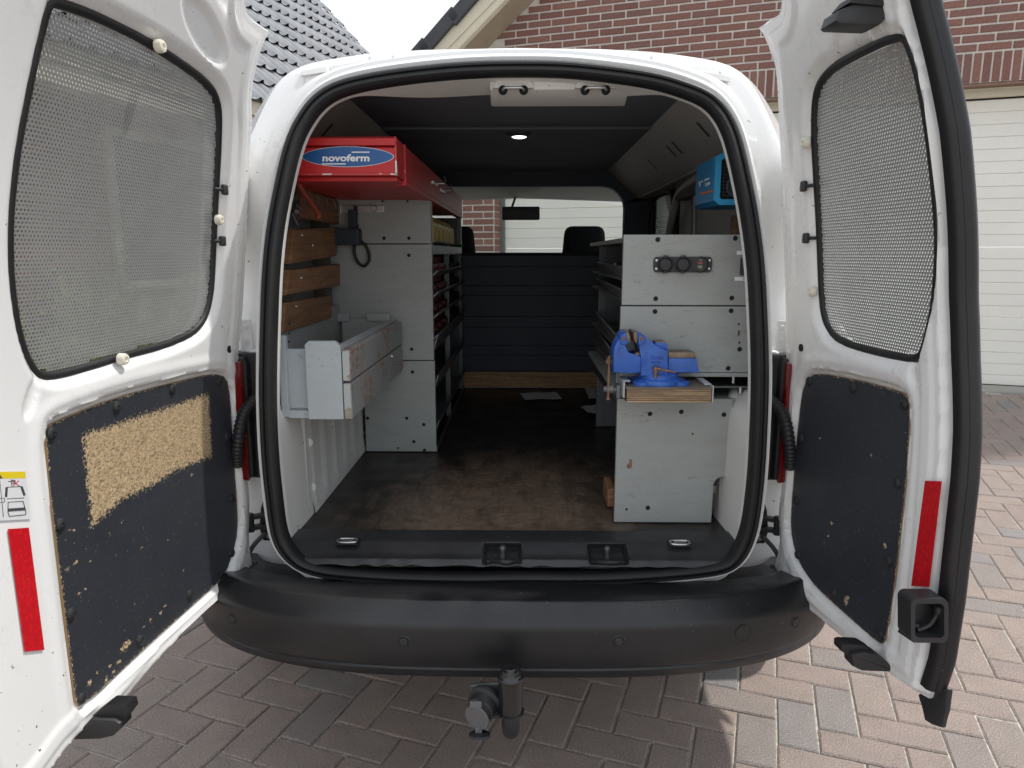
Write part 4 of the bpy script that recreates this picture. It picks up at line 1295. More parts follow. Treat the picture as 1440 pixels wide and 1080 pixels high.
# ---------------------------------------------------------------- lamps, hoses, hinges, plates at both jambs
def cyl_bump(p, n_, prof, name, m, par, n=24):
    b = MB(); b.lathe(p, n_, prof, n); return b.done(name, m, par, True, 35)
for s in (-1, 1):
    X = lambda v: s * v
    tlp = thing('tail_light', (s * .66, .02, .85), None, None); parent(tlp, van)
    b = MB()
    b.prism([(X(.560), .10, 1.012), (X(.560), .10, .720), (X(.690), .10, .720), (X(.70), .10, .80), (X(.705), .10, .98), (X(.69), .10, 1.012)], (0, -.07, 0), .008)
    b.prism([(X(.594), .04, 1.006), (X(.588), .04, .99), (X(.588), .04, .73), (X(.690), .04, .725), (X(.70), .04, .99)], (0, -.035, 0), .006)
    b.done('lamp_housing', M['plastic'], tlp)
    b = MB(); pts = []
    b.prism([(X(.590), .000, 1.000), (X(.590), .000, .862), (X(.72), .05, .862), (X(.74), .06, .98)], (0, -.022, 0), .006)
    b.prism([(X(.590), .000, .840), (X(.590), .000, .730), (X(.70), .05, .730), (X(.72), .05, .840)], (0, -.022, 0), .006)
    b.done('lamp_lens', M['lens'], tlp, True, 30)
    b = MB()
    z1_ = onY(365, 562, .0).z; z2_ = onY(346, 620, .0).z
    pts = spline([(X(.553), .03, z1_ + .012), (X(.566), -.01, z1_ + .004), (X(.588), -.03, z1_ - .03), (X(.602), -.035, z2_), (X(.612), -.02, z2_ - .05)], 34)
    b.tube(pts, .0125, 12, rf=lambda i: (.0128, .0134, .0128, .0112, .0112)[i % 5]); b.done('cable_conduit', M['plastic'], van, True, 80)
    # hinge with two bolts
    hz = onY(370, 742, .0).z
    hg = thing('door_hinge', (s * .58, .03, hz), None, None); parent(hg, van)
    b = MB()
    b.prism([(X(.562), .060, hz + .052), (X(.585), .060, hz + .052), (X(.592), .060, hz + .03), (X(.60), .060, hz - .02), (X(.592), .060, hz - .052), (X(.562), .060, hz - .052)], (0, -.014, 0), .004)
    for dz in (.014, -.012): b.box((X(.598), .035, hz + dz), (.052, .022, .009), Matrix.Rotation(rad(10 * s), 3, 'Y'), .002)
    b.cyl((X(.612), .03, hz - .022), (X(.612), .03, hz + .022), .008, 12)
    b.done('hinge_bracket', M['plastic'], hg)
    for dz in (.036, -.036):
        b = MB(); b.lathe((X(.576), .047, hz + dz), (0, -1, 0), [(.0095, 0), (.0095, .004), (.0055, .005), (.0045, .002), (0, .002)], 14); b.done('hinge_bolt', M['steel'], hg, True, 40)
    b = MB(); b.tube(spline([(X(.583), .04, hz - .03), (X(.603), .02, hz - .05), (X(.615), .012, hz - .075), (X(.610), .01, hz - .10)], 5), .0055, 8)
    b.box((X(.607), .012, hz - .095), (.02, .012, .014), None, .003); b.done('check_strap', M['dark_steel'], hg, True, 40)
    # upper hinge plate and round pressing
    uz = onY(345, 480, .03).z
    b = MB(); b.prism([(X(.592), .064, uz + .045), (X(.612), .064, uz + .045), (X(.618), .064, uz + .02), (X(.618), .064, uz - .03), (X(.600), .064, uz - .045), (X(.590), .064, uz - .03)], (0, -.006, 0), .002)
    for dz in (.03, .0, -.03): b.lathe((X(.602), .058, uz + dz), (0, -1, 0), [(.006, 0), (.0045, .002), (0, .002)], 12)
    b.done('upper_hinge_plate', M['white'], van, True, 35)
    pz = onY(360, 505, .05).z
    cyl_bump(Vector((X(.580), .062, pz)), Vector((0, -1, 0)), [(.026, -.01), (.024, .012), (.020, .018), (.012, .020), (0, .020)], 'pressed_dome', M['white'], body)
    # slotted hole plate on the flange
    for (dz) in (.018, .0, -.02):
        pz2 = onY(388, 465, -.02).z
        b = MB(); q = pz2 + dz
        i0 = int(np.argmin((SZ - q) ** 2 + (SX - s * .55) ** 2 * 4))
        fx = SX[i0] - nxo[i0] * .0425; fy = Yb(q) + .042
        b.box((fx - s * .0012, fy, q), (.0016, .007, .010 if dz == 0 else .005), None, .0007); b.done('slot_hole', M['under'], van)

# ---------------------------------------------------------------- cab, roof front, windscreen
def strip(P, Q, name, m, par, th=None):
    n = len(P); V = list(P) + list(Q); F = [(i, i + 1, n + i + 1, n + i) for i in range(n - 1)]
    return pyd(name, V, F, m, par, True, 40)
half = [(x, z) for x, z in far_prof if z > 1.30]
rp_ = sorted([(x, z) for x, z in far_prof if z > 1.5], key=lambda a: a[0])
strip([(x, 1.9, z) for x, z in rp_], [(x * .93, 2.45, z - .06 - .03 * abs(x)) for x, z in rp_], 'front_roof', M['white'], van)
strip([(x * .90, 1.82, 1.585 - .05 * abs(x) * 2) for x, z in rp_], [(x * .90, 2.50, 1.532 - .03 * abs(x)) for x, z in rp_], 'cab_headliner', M['grey_metal'], van)
V = []; F = []
wt = [(-.60, 1.49), (-.3, 1.525), (0, 1.535), (.3, 1.525), (.60, 1.49)]; wb_ = [(-.74, 1.03), (-.35, 1.05), (0, 1.055), (.35, 1.05), (.74, 1.03)]
strip([(x, 2.47, z) for x, z in wt], [(x, 3.12 - .25 * abs(x), z) for x, z in wb_], 'windscreen', M['glass'], van)
for s in (-1, 1):
    b = MB(); b.tube([(s * .62, 2.42, 1.52), (s * .70, 2.68, 1.27), (s * .765, 2.95, 1.02)], .035, 10); b.done('windscreen_pillar', M['grey_metal'], van, True, 60)
    b = MB(); b.prism([(s * .72, 1.9, 1.08), (s * .67, 1.9, 1.50), (s * .63, 2.38, 1.46), (s * .745, 2.92, 1.08)], (s * .006, 0, 0)); b.done('cab_side_window', M['glass'], van)
# lower front body
fp2 = [(x, z) for x, z in far_prof]
low_l = [( -.80, 1.08), (-.83, .95), (-.84, .7), (-.83, .5), (-.77, .36), (.77, .36), (.83, .5), (.84, .7), (.83, .95), (.80, 1.08)]
Ls = []
for y, k, dz in ((1.9, 1, 0), (2.5, 1, 0), (3.1, .99, -.01), (3.6, .96, -.09), (3.85, .85, -.2), (3.95, .6, -.35)):
    Ls.append([(x * k, y, min(z, 1.08 + dz) if z > .6 else z + (.05 if k < .9 else 0)) for x, z in low_l])
V = sum(Ls, []); n = len(low_l)
F = [(i * n + k, i * n + (k + 1) % n, (i + 1) * n + (k + 1) % n, (i + 1) * n + k) for i in range(len(Ls) - 1) for k in range(n) if not (k == n - 1 and i == 0)]
F.append(tuple((len(Ls) - 1) * n + k for k in range(n)))
F = [f for f in F if not (len(f) == 4 and f[0] % n == n - 1 and f[0] // n < 2)]
pyd('front_body', V, F, M['white'], van, True, 40)
b = MB(); b.bx(-.74, .74, 2.62, 3.05, .80, 1.03, .03); b.done('dashboard', M['dark'], van)
for sx in (-.335, .34):
    st = thing('front_seat', (sx, 2.2, .6), None, None); parent(st, van)
    b = MB(); b.box((sx, 2.16, .93), (.46, .12, .56), Matrix.Rotation(rad(8), 3, 'X'), .05, 3); b.box((sx, 2.42, .66), (.48, .48, .14), None, .05, 3); b.done('seat_back', M['dark'], st, True, 60)
    b = MB(); hz_ = onY(822, 318, 2.2).z
    b.box((sx, 2.2, hz_ - .095), (.235, .10, .19), Matrix.Rotation(rad(6), 3, 'X'), .045, 4, taper=(.86, .8)); b.done('headrest', M['dark'], st, True, 60)
    b = MB()
    for q in (-.07, .07): b.cyl((sx + q, 2.19, 1.10), (sx + q, 2.2, hz_ - .15), .006, 8)
    b.done('headrest_post', M['steel'], st)
pm = onY(732.5, 300, 2.42)
rm = thing('rear_view_mirror', pm, None, None); parent(rm, van)
b = MB(); wq_ = (onY(759, 300, 2.42).x - onY(706, 300, 2.42).x); hq = onY(732, 290.5, 2.42).z - onY(732, 309.5, 2.42).z
b.box(pm, (wq_, .025, hq), None, .010, 3); b.cyl(pm + Vector((-.05, 0, hq * .4)), pm + Vector((-.03, .05, .09)), .006, 8); b.done('mirror_housing', M['plastic'], rm, True, 50)
# wheels
for s in (-1, 1):
    for y in (.72, 3.2):
        w = thing('wheel', (s * .76, y, .31), None, None); parent(w, van)
        b = MB(); b.lathe((s * .66, y, .31), (s, 0, 0), [(.20, .0), (.29, .0), (.31, .02), (.312, .10), (.31, .17), (.29, .185), (.20, .18)], 36); b.done('tyre', M['rubber'], w, True, 40)
        b = MB(); b.lathe((s * .66, y, .31), (s, 0, 0), [(.20, .165), (.185, .17), (.17, .15), (.07, .15), (.05, .17), (0, .17)], 30); b.done('rim', M['steel'], w, True, 40)
# ------------------------------------------------------------------ rear doors
AO = rad(5.5)
class Door:
    def __init__(s, side):
        s.side = side
        s.pv = Vector((side * .60, .05, 0)); s.d = Vector((side * math.sin(AO), -math.cos(AO), 0)); s.n = Vector((-side * math.cos(AO), -math.sin(AO), 0))
    def pos(s, a, z, h): return s.pv + s.d * a + s.n * (h + lean(z)) + Vector((0, 0, z))
    def posA(s, A, Z, H):
        k = H + leanA(Z)
        return np.stack([s.pv.x + s.d.x * A + s.n.x * k, s.pv.y + s.d.y * A + s.n.y * k, Z], 1)
    def un(s, px, py, h=0.0):
        r = ray(px, py); z = 1.0; rn = r.dot(s.n)
        for _ in range(14):
            t = (h + lean(z) - s.n.dot(CAM - s.pv)) / rn
            p = CAM + r * t; z = p.z
        return ((p - s.pv).dot(s.d), p.z)
    def rot(s):   # columns: d (along), z, n
        return Matrix(((s.d.x, 0, s.n.x), (s.d.y, 0, s.n.y), (0, 1, 0)))

SKIN = -0.045
def build_door(D, outl, wins, board, extra, screws, tag_name):
    O = [D.un(*p[:2], -.02) if p[0] is not None else (p[1], p[2]) for p in outl]
    O = np.array([(v.x, v.y) for v in spline([Vector((a, z, 0)) for a, z in O], 5, True)])
    W = chaikin([D.un(x, y, -.010) for x, y in wins], 2)
    Bq = chaikin([D.un(x, y, -.007) for x, y in board], 1)
    x0, x1 = O[:, 0].min() - .01, O[:, 0].max() + .01; y0, y1 = O[:, 1].min() - .01, O[:, 1].max() + .01
    def dist(x, y): return np.maximum(sdf(O, x, y), -sdf(W, x, y))
    P, F, B = clipgrid(x0, x1, y0, y1, .0045, dist)
    dO = -sdf(O, P[:, 0], P[:, 1]); dW = sdf(W, P[:, 0], P[:, 1]); dB = sdf(Bq, P[:, 0], P[:, 1])
    h = -.030 + .030 * sstep(dO, .002, .017)
    h += .003 * sstep(dO, .030, .037) * (1 - sstep(dO, .055, .066))
    h -= .010 * (1 - sstep(dW, .006, .020)) + .008 * (1 - sstep(dW, .0, .007))
    h -= .014 * (1 - sstep(dB, .004, .011))
    h += .0025 * (sstep(dB, .016, .024)) * (1 - sstep(dB, .026, .045))
    for (cx, cz, rx, rz, an, dep) in extra:
        c, s_ = math.cos(an), math.sin(an); u = (P[:, 0] - cx) * c + (P[:, 1] - cz) * s_; v = -(P[:, 0] - cx) * s_ + (P[:, 1] - cz) * c
        e = np.sqrt((u / rx) ** 2 + (v / rz) ** 2)
        h -= dep * (1 - sstep(e, .72, 1.0))
    n = len(P)
    skin = np.full(n, SKIN) + (.022 * (P[:, 0] > .40) * (1 - sstep(dO, .0, .03)) if D.side > 0 else 0)
    V = np.concatenate([D.posA(P[:, 0], P[:, 1], h), D.posA(P[:, 0], P[:, 1], skin)])
    FF = [tuple(f) for f in F] + [tuple(i + n for i in f[::-1]) for f in F] + [(a, b, b + n, a + n) for a, b in B]
    door = pyd('rear_door', V, FF, M['white'], van, True, 50)
    # window glass and seal
    Wg = W.copy()
    Pw, Fw, Bw = clipgrid(W[:, 0].min() - .01, W[:, 0].max() + .01, W[:, 1].min() - .01, W[:, 1].max() + .01, .03, lambda x, y: sdf(W, x, y) - .003)
    pyd('window_glass', D.posA(Pw[:, 0], Pw[:, 1], np.full(len(Pw), -.042)), Fw, M['rear_glass'], door, True, fix=False)
    ring = [(p[0], p[1]) for p in W]
    b = MB(); b.tube([D.pos(a, z, -.0175) for a, z in ring], .0078, 8, closed=True); b.done('window_seal', M['rubber'], door, True, 70)
    # perforated grille, real holes
    pit = .0064
    amin, amax, zmin, zmax = W[:, 0].min(), W[:, 0].max(), W[:, 1].min(), W[:, 1].max()
    cx_, cz_ = [], []
    rows = int((zmax - zmin) / (pit * .866)) + 2
    for r in range(rows):
        zz_ = zmin + r * pit * .866
        xs_ = np.arange(amin + (pit / 2 if r % 2 else 0), amax + pit, pit)
        cx_ += list(xs_); cz_ += [zz_] * len(xs_)
    cx_ = np.array(cx_); cz_ = np.array(cz_); dd = sdf(W, cx_, cz_); k = dd < -.009
    cx_, cz_, dd = cx_[k], cz_[k], dd[k]
    ang6 = np.radians(30 + 60 * np.arange(6))
    V = []; F = []; R1 = pit / math.sqrt(3)
    NC = len(cx_)
    rin = .00212
    ox = (cx_[:, None] + R1 * np.cos(ang6)).ravel(); oz = (cz_[:, None] + R1 * np.sin(ang6)).ravel()
    ix = (cx_[:, None] + rin * np.cos(ang6)).ravel(); iz = (cz_[:, None] + rin * np.sin(ang6)).ravel()
    def dome(x, z):
        e = -sdf(W, x, z)
        return -.0165 + .001 * sstep(e, .006, .024)
    ho, hi = dome(ox, oz), dome(ix, iz)
    A = D.posA(ox, oz, ho); Bv = D.posA(ix, iz, hi); Cv = D.posA(ix, iz, hi - .0014)
    V = np.concatenate([A, Bv, Cv]); m6 = NC * 6
    base = np.arange(NC) * 6
    fs = []
    for q in range(6):
        r = (q + 1) % 6
        fs.append(np.stack([base + q, base + r, m6 + base + r, m6 + base + q], 1))
        fs.append(np.stack([m6 + base + q, m6 + base + r, 2 * m6 + base + r, 2 * m6 + base + q], 1))
    fs = np.concatenate(fs)
    me = bpy.data.meshes.new('security_grille'); me.from_pydata(V.tolist(), [], fs.tolist()); me.update()
    g = link('security_grille', me, M['mesh'], door); g['kind'] = 'stuff'
    # board
    def bd(x, y): return sdf(Bq, x, y) + .0015
    Pb, Fb, Bb = clipgrid(Bq[:, 0].min() - .01, Bq[:, 0].max() + .01, Bq[:, 1].min() - .01, Bq[:, 1].max() + .01, .0035, bd)
    n = len(Pb)
    V = np.concatenate([D.posA(Pb[:, 0], Pb[:, 1], np.full(n, -.0075)), D.posA(Pb[:, 0], Pb[:, 1], np.full(n, -.0135))])
    FF = [tuple(f) for f in Fb] + [(a, b_, b_ + n, a + n) for a, b_ in Bb]
    mi = [0] * len(Fb) + [1] * len(Bb)
    bo = pyd('door_board', V, FF, [M['board'], M['board_edge']], door, fix=False, midx=mi)
    # make the front face look into the load space
    wv = np.zeros(2 * n, np.float32)
    if D.side < 0:
        Q = [D.un(*p, -.007) for p in ((119, 613), (210, 583), (293, 556), (297, 640), (247, 660), (215, 680), (172, 700), (131, 737), (126, 690))]
        d_ = sdf(Q, Pb[:, 0], Pb[:, 1]); wv[:n] = np.clip(.55 - d_ / .022, 0, 1) * .97
    dE = -sdf(Bq, Pb[:, 0], Pb[:, 1])
    lowz = np.clip((Bq[:, 1].min() + .10 - Pb[:, 1]) / .10, 0, 1)
    if D.side < 0: wv[:n] = np.maximum(wv[:n], np.clip(.30 - dE / .035, 0, 1) * (.3 + .9 * lowz))
    wv[:n] = np.maximum(wv[:n], .40 * (dE < .004))
    if D.side < 0:
        for (px, py, r_) in ((177, 908, .011), (173, 913, .007), (183, 904, .006), (125.6, 961, .006), (137, 946, .004), (155, 937, .004), (203, 881, .004), (212, 872, .005), (226, 862, .005), (232, 852, .004), (168, 930, .006), (160, 945, .005), (150, 955, .004), (140, 728, .004), (172, 734, .004), (108, 790, .005), (95, 800, .005), (112, 835, .004), (121, 828, .003), (98, 745, .004), (270, 668, .004), (200, 770, .003), (258, 802, .003), (190, 850, .003), (104, 746, .003), (236, 760, .002), (128, 790, .003)):
            a, z = D.un(px, py, -.007); d_ = np.hypot((Pb[:, 0] - a) * .75 + (Pb[:, 1] - z) * .5, (Pb[:, 1] - z) * 1.1 - (Pb[:, 0] - a) * .35); wv[:n] = np.maximum(wv[:n], np.clip(1.1 - d_ / (r_ * 1.1), 0, 1))
        wv[:n] = np.maximum(wv[:n], np.clip(.62 - dE / .012, 0, 1) * (.25 + .75 * lowz))
    else:
        for (px, py, r_) in ((1189, 845, .006), (1192, 841, .004), (1169, 736, .003), (1244, 767, .004), (1153, 616, .002), (1225, 640, .003)):
            a, z = D.un(px, py, -.007); d_ = np.hypot(Pb[:, 0] - a, Pb[:, 1] - z); wv[:n] = np.maximum(wv[:n], np.clip(1.15 - d_ / (r_ * 1.6), 0, 1))
    at = bo.data.attributes.new('wear', 'FLOAT', 'POINT'); at.data.foreach_set('value', np.clip(wv, 0, 1))
    if D.side < 0: bo['label'] = 'dark board with a patch of bare wood worn through its coating'
    for (px, py) in screws:
        a, z = D.un(px, py, -.006)
        b = MB(); b.lathe(D.pos(a, z, -.0076), D.n, [(.0098, 0), (.0092, .0028), (.0062, .0050), (.0024, .0055), (.0018, .0036), (0, .0036)], 16)
        b.done('screw', M['plastic'], door, True, 40)
    return door, O, W, Bq

DR, DL = Door(1), Door(-1)
topR = [(None, .56, 1.765), (None, .12, 1.765)]
outR = [(1066, 36), (1083, 55), (1093, 80), (1099.6, 104), (1105, 207), (1110, 363), (1112.6, 518), (1110, 661), (1102, 715), (1103, 758), (1096, 795), (1095, 815), (1110, 831), (1174, 886.6), (1240, 940), (1298, 979), (1308, 975), (1318, 930), (1331, 844), (1342, 742), (1351, 607), (1349, 500), (1347, 415), (1344, 311), (1333, 181), (1318, 104), (1292, 0), (None, .565, 1.765), (None, .06, 1.765), (1107, 0)]
winR = [(1263, 49), (1237, 57), (1195.5, 78), (1164, 96), (1146, 119), (1141, 150), (1141, 207), (1146, 290), (1150, 389), (1154, 446), (1169.6, 474.4), (1195.5, 487), (1247, 500), (1289, 507), (1299, 477), (1309.6, 430), (1315, 363), (1314, 311), (1307, 233), (1296.7, 155.6), (1284, 93), (1271, 57)]
brdR = [(1126, 553.7), (1134, 532), (1147, 523), (1201, 532), (1265.5, 549), (1277, 559), (1280, 580.5), (1271, 715), (1255, 849), (1244, 905), (1236, 906.4), (1201, 876), (1147, 827.5), (1123, 792.6), (1112.5, 757.7), (1111, 725.5), (1118, 634)]
scrR = [(1137, 536), (1199, 545), (1271, 568), (1125, 616), (1261, 679), (1118, 704), (1249, 788), (1121, 780), (1171, 834), (1237, 893)]
ca, cz = DR.un(1190, 62, 0)
cb = DR.un(1282, 523, 0)
door_r, OR, WR, BR = build_door(DR, outR, winR, brdR, [(ca, cz, .075, .030, rad(20), .008), (cb[0], cb[1], .030, .010, rad(-65), .005)], scrR, 'r')
outL = [(378, 41), (366, 58), (354, 90), (347, 130), (346, 192), (340, 330), (334, 440), (328, 511), (330, 607), (343.7, 688), (343.7, 758), (349, 801), (333, 822), (279, 865), (215, 930), (140, 1018), (97, 1042), (None, .80, .485), (None, .815, .9), (None, .80, 1.765), (None, .05, 1.765), (337, 0)]
winL = [(83, 0), (140, 21), (207, 54), (259, 88), (290, 111), (306, 130), (312.6, 155.5), (311, 218), (306, 311), (302, 404), (293, 446), (275, 469), (233, 487), (181, 500), (104, 524), (62, 532), (44, 513), (28.5, 466.5), (18, 394), (16.6, 311), (26, 218), (41.5, 135), (62, 41.5), (72, 5)]
brdL = [(64.4, 602), (80.6, 591), (161, 559), (241.7, 537.6), (300.8, 524), (319.5, 529.5), (325, 559), (328.7, 634), (335.7, 725.6), (333, 763), (317, 811.5), (268.5, 854.5), (204, 913.5), (112.8, 999.5), (104.7, 983), (86, 822), (69.8, 688)]
scrL = [(73, 609), (165, 572), (243, 547), (309, 536.5), (320.6, 614), (327.6, 701), (326.5, 777.7), (268, 836), (198, 900), (116.5, 981.7), (101, 863), (86, 737)]
ca, cz = DL.un(290, 45, 0); cb = DL.un(45, 560, 0)
door_l, OL, WL, BL = build_door(DL, outL, winL, brdL, [(ca, cz, .09, .030, rad(20), .008), (cb[0], cb[1], .035, .010, rad(-65), .005)], scrL, 'l')
door_l['label'] = 'wide left door with bare wood patch on its board'
door_r['label'] = 'narrow right door with black rubber edge and latch'

def dpoly(D, pts, name, m, par, h0=.002, th=.001, bev=0.0):
    P = [D.pos(*D.un(x, y, h0), h0) for x, y in pts]
    b = MB(); b.prism(P, D.n * th, bev); return b.done(name, m, par)
dpoly(DL, [(10.7, 744), (39.7, 742), (61.7, 913.8), (34.4, 916.5)], 'red_reflector', M['reflector'], door_l, .0015)
dpoly(DR, [(1301.5, 676), (1324.6, 676.7), (1307, 825.4), (1282, 823.8)], 'red_reflector', M['reflector'], door_r, .0052)
# warning sticker
stq = [(-38, 664), (35, 663), (43, 730), (-34, 734)]
def sq(u, v):      # u,v 0..1 over the sticker, v down
    a, b_, c, d_ = [Vector((x, y, 0)) for x, y in stq]
    p = (a * (1 - u) + b_ * u) * (1 - v) + (d_ * (1 - u) + c * u) * v
    return (p.x, p.y)
stk = dpoly(DL, [sq(0, 0), sq(1, 0), sq(1, 1), sq(0, 1)], 'warning_sticker', M['label_white'], door_l, .0012, .0006)
def spoly(uv, m, name='printed_mark', h=.0019, th=.0002): return dpoly(DL, [sq(*p) for p in uv], name, m, door_l, h, th)
spoly([(0, 0), (1, 0), (1, .14), (0, .14)], M['label_yellow'])
spoly([(.42, .135), (.49, .02), (.56, .135)], M['ink'], h=.0022)
spoly([(.465, .11), (.49, .06), (.515, .11)], M['label_yellow'], h=.0025)
def sline(a, b_, w, m): 
    a = Vector((*a, 0)); b_ = Vector((*b_, 0)); t = (b_ - a).normalized(); n_ = Vector((-t.y, t.x, 0)) * w / 2
    spoly([(a + n_)[:2], (b_ + n_)[:2], (b_ - n_)[:2], (a - n_)[:2]], m, h=.0022)
sline((.50, .15), (.51, .93), .008, M['ink'])
sline((.66, .20), (.80, .20), .012, M['ink']); sline((.72, .17), (.72, .30), .012, M['ink']); sline((.72, .17), (.79, .18), .012, M['ink']); sline((.79, .18), (.79, .24), .012, M['ink']); sline((.79, .24), (.72, .25), .012, M['ink'])
sline((.74, .30), (.86, .19), .014, M['ink_red']); sline((.74, .19), (.86, .30), .014, M['ink_red'])
for du in (0.0, -.52):
    for a, b_, w in (((.62, .32), (.90, .31), .012), ((.62, .32), (.59, .52), .045), ((.90, .31), (.94, .50), .045), ((.60, .56), (.93, .55), .012), ((.62, .63), (.90, .62), .012), ((.62, .63), (.60, .84), .012), ((.90, .62), (.93, .84), .012), ((.60, .79), (.93, .78), .06), ((.62, .92), (.92, .90), .012), ((.60, .84), (.62, .92), .012), ((.93, .84), (.92, .90), .012)):
        sline((a[0] + du, a[1]), (b_[0] + du, b_[1]), w, M['ink'])
sline((.02, .84), (.42, .84), .02, M['ink_red'])
sline((.44, .55), (.56, .54), .010, M['ink']); sline((.44, .63), (.56, .62), .010, M['ink']); sline((.44, .55), (.44, .63), .010, M['ink']); sline((.56, .54), (.56, .62), .010, M['ink'])

# plugs and rubber buffers
for D, dr, caps, clips in ((DL, door_l, [(224, 65), (307.5, 309), (172, 505)], [(314, 267), (311, 339)]), (DR, door_r, [(1133, 201), (1142, 410)], [(1132, 262), (1135, 335)])):
    for i, (px, py) in enumerate(caps):
        a, z = D.un(px, py, .0)
        b = MB(); b.lathe(D.pos(a, z, -.004), D.n, [(.010, 0), (.010, .007), (.0085, .011), (.0045, .012), (.0035, .009), (0, .009)], 16); b.done('plug', M['cap_white'], dr, True, 40)
    for (px, py) in clips:
        a, z = D.un(px, py, .0)
        b = MB(); b.box(D.pos(a, z, .003), (.010, .016, .020), D.rot() @ Matrix.Rotation(rad(90), 3, 'X') if False else None, .004, 3)
        b.cyl(D.pos(a, z, .003), D.pos(a + .022, z, -.006), .0035, 8); b.done('rubber_clip', M['plastic'], dr, True, 50)
# hole near the hinge of both doors
for D, dr, (px, py) in ((DL, door_l, (322, 491)), (DR, door_r, (1127, 489))):
    a, z = D.un(px, py, 0); b = MB(); b.lathe(D.pos(a, z, -.0035), D.n, [(.008, 0), (.008, .006), (0, .006)], 14); b.done('drain_hole', M['under'], dr)

# rubber edge of the right door
def curve_z(pxs, h): return [DR.un(x, y, h) for x, y in pxs]
inn = curve_z([(1289, 0), (1315, 104), (1330, 181.5), (1341, 311), (1343, 415), (1346, 500), (1349, 607), (1345, 680), (1338, 741.6), (1327, 843.6), (1314, 929.5), (1299, 976)], -.005)
zs = np.array([p[1] for p in inn]); ss = np.array([p[0] for p in inn]); oi = np.argsort(zs); zs, ss = zs[oi], ss[oi]
out = curve_z([(1324, 0), (1349, 104), (1362, 210), (1371, 311), (1376, 415), (1378, 500), (1381, 564), (1380, 620), (1375.6, 688), (1362, 822), (1349, 929.5), (1333, 1023.5)], -.044)
zo = np.array([p[1] for p in out]); so_ = np.array([p[0] for p in out]); oo = np.argsort(zo); zo, so_ = zo[oo], so_[oo]
def edge_strip(D, fin, fout, name, dr, zl):
    secs = []
    for z in zl:
        a0, a1 = fin(z), fout(z)
        w = a1 - a0
        secs.append([(a0 - .014, -.0055), (a0 + .001, -.0055), (a0 + .006, -.009), (a0 + .009, -.014), (a0 + .006, -.0175), (a0 + .0065, -.020), (a0 + .010, -.024), (a0 + .010, -.031), (a0 + .006, -.0365), (a0 - .002, -.0395), (a0 - .014, -.040)])
    n = len(secs[0]); V = []; F = []
    for z, s_ in zip(zl, secs):
        for a, h in s_: V.append(D.pos(a, z, h))
    for i in range(len(zl) - 1):
        for k in range(n): F.append((i * n + k, i * n + (k + 1) % n, (i + 1) * n + (k + 1) % n, (i + 1) * n + k))
    F.append(tuple(range(n))); F.append(tuple((len(zl) - 1) * n + k for k in range(n)))
    return pyd(name, V, F, M['edge_rubber'], dr, True, 55)
zl = list(np.linspace(max(zs[0], .50) + .01, 1.76, 70))
fi = lambda z: float(np.interp(z, zs, ss)) if z < 1.62 else float(ss[-1])
fo = lambda z: float(np.interp(z, zo, so_)) if z < 1.62 else float(so_[-1])
edge_strip(DR, fi, fo, 'edge_seal', door_r, zl)
# boot at its foot
b = MB()
bt = [(1298, 976), (1300, 985), (1307, 998), (1307, 1012), (1318, 1019), (1331, 1023), (1336, 1000), (1341, 970), (1322, 965)]
P = [DR.pos(*DR.un(x, y, -.036), -.036) for x, y in bt]
b.prism(P, DR.n * .009, .003); b.done('edge_seal_foot', M['plastic'], door_r, True, 50)
# small edge seal on the left door (out of the picture)
edge_strip(DL, lambda z: .795, lambda z: .815, 'edge_seal', door_l, list(np.linspace(.50, 1.755, 30)))

# latch handle housing on the right door: an open scoop that faces the free edge
def DS(D, px, py, sv):          # point of the plane across the door at distance sv from its hinge
    r = ray(px, py); t = (sv - D.d.dot(CAM - D.pv)) / r.dot(D.d)
    return CAM + r * t
def rrp(D, x0, y0, x1, y1, r_, sv, n=4):
    out = []
    for cx, cy, a0 in ((x1 - r_, y0 + r_, -90), (x1 - r_, y1 - r_, 0), (x0 + r_, y1 - r_, 90), (x0 + r_, y0 + r_, 180)):
        for k in range(n + 1):
            a = rad(a0 + 90 * k / n); out.append(DS(D, cx + r_ * math.cos(a), cy + r_ * math.sin(a), sv))
    return out
s1 = DR.un(1335, 868, 0)[0]
O1 = rrp(DR, 1281, 842, 1334, 904, 9, s1); I1 = rrp(DR, 1287, 849, 1328, 897, 6, s1)
n = len(O1); bk_ = DR.d * -.032
V = [p + bk_ for p in O1] + O1 + I1 + [p + DR.d * -.028 for p in I1]; F = []
for r in range(3):
    for k in range(n): F.append((r * n + k, r * n + (k + 1) % n, (r + 1) * n + (k + 1) % n, (r + 1) * n + k))
F.append(tuple(3 * n + k for k in range(n))); F.append(tuple(range(n)))
pyd('handle_housing', V, F, M['plastic'], door_r, True, 50)
b = MB()
pts = spline([DS(DR, 1321, 853, s1 - .012), DS(DR, 1315, 868, s1 - .014), DS(DR, 1305, 880, s1 - .016), DS(DR, 1290, 886, s1 - .018)], 6)
b.tube(pts, .004, 10, rf=lambda i: .0062 if i < 4 else .0036); b.cyl(DS(DR, 1290, 880, s1 - .03), DS(DR, 1290, 880, s1 - .02), .003, 8); b.done('release_lever', M['plastic'], door_r, True, 60)
b = MB()
P = [DS(DR, 1281, 848, s1 - .001), DS(DR, 1300, 842, s1 - .001), DS(DR, 1334, 846, s1 - .001), DS(DR, 1340, 846, s1 - .06), DS(DR, 1290, 844, s1 - .10), DS(DR, 1270, 843, s1 - .09)]
V = [DS(DR, 1283, 845, s1), DS(DR, 1330, 843, s1), DS(DR, 1318, 835, s1 - .05), DS(DR, 1267, 829, s1 - .075)]
b.prism(V, (0, 0, -.004), .001); b.done('housing_cover', M['plastic'], door_r)
b = MB()
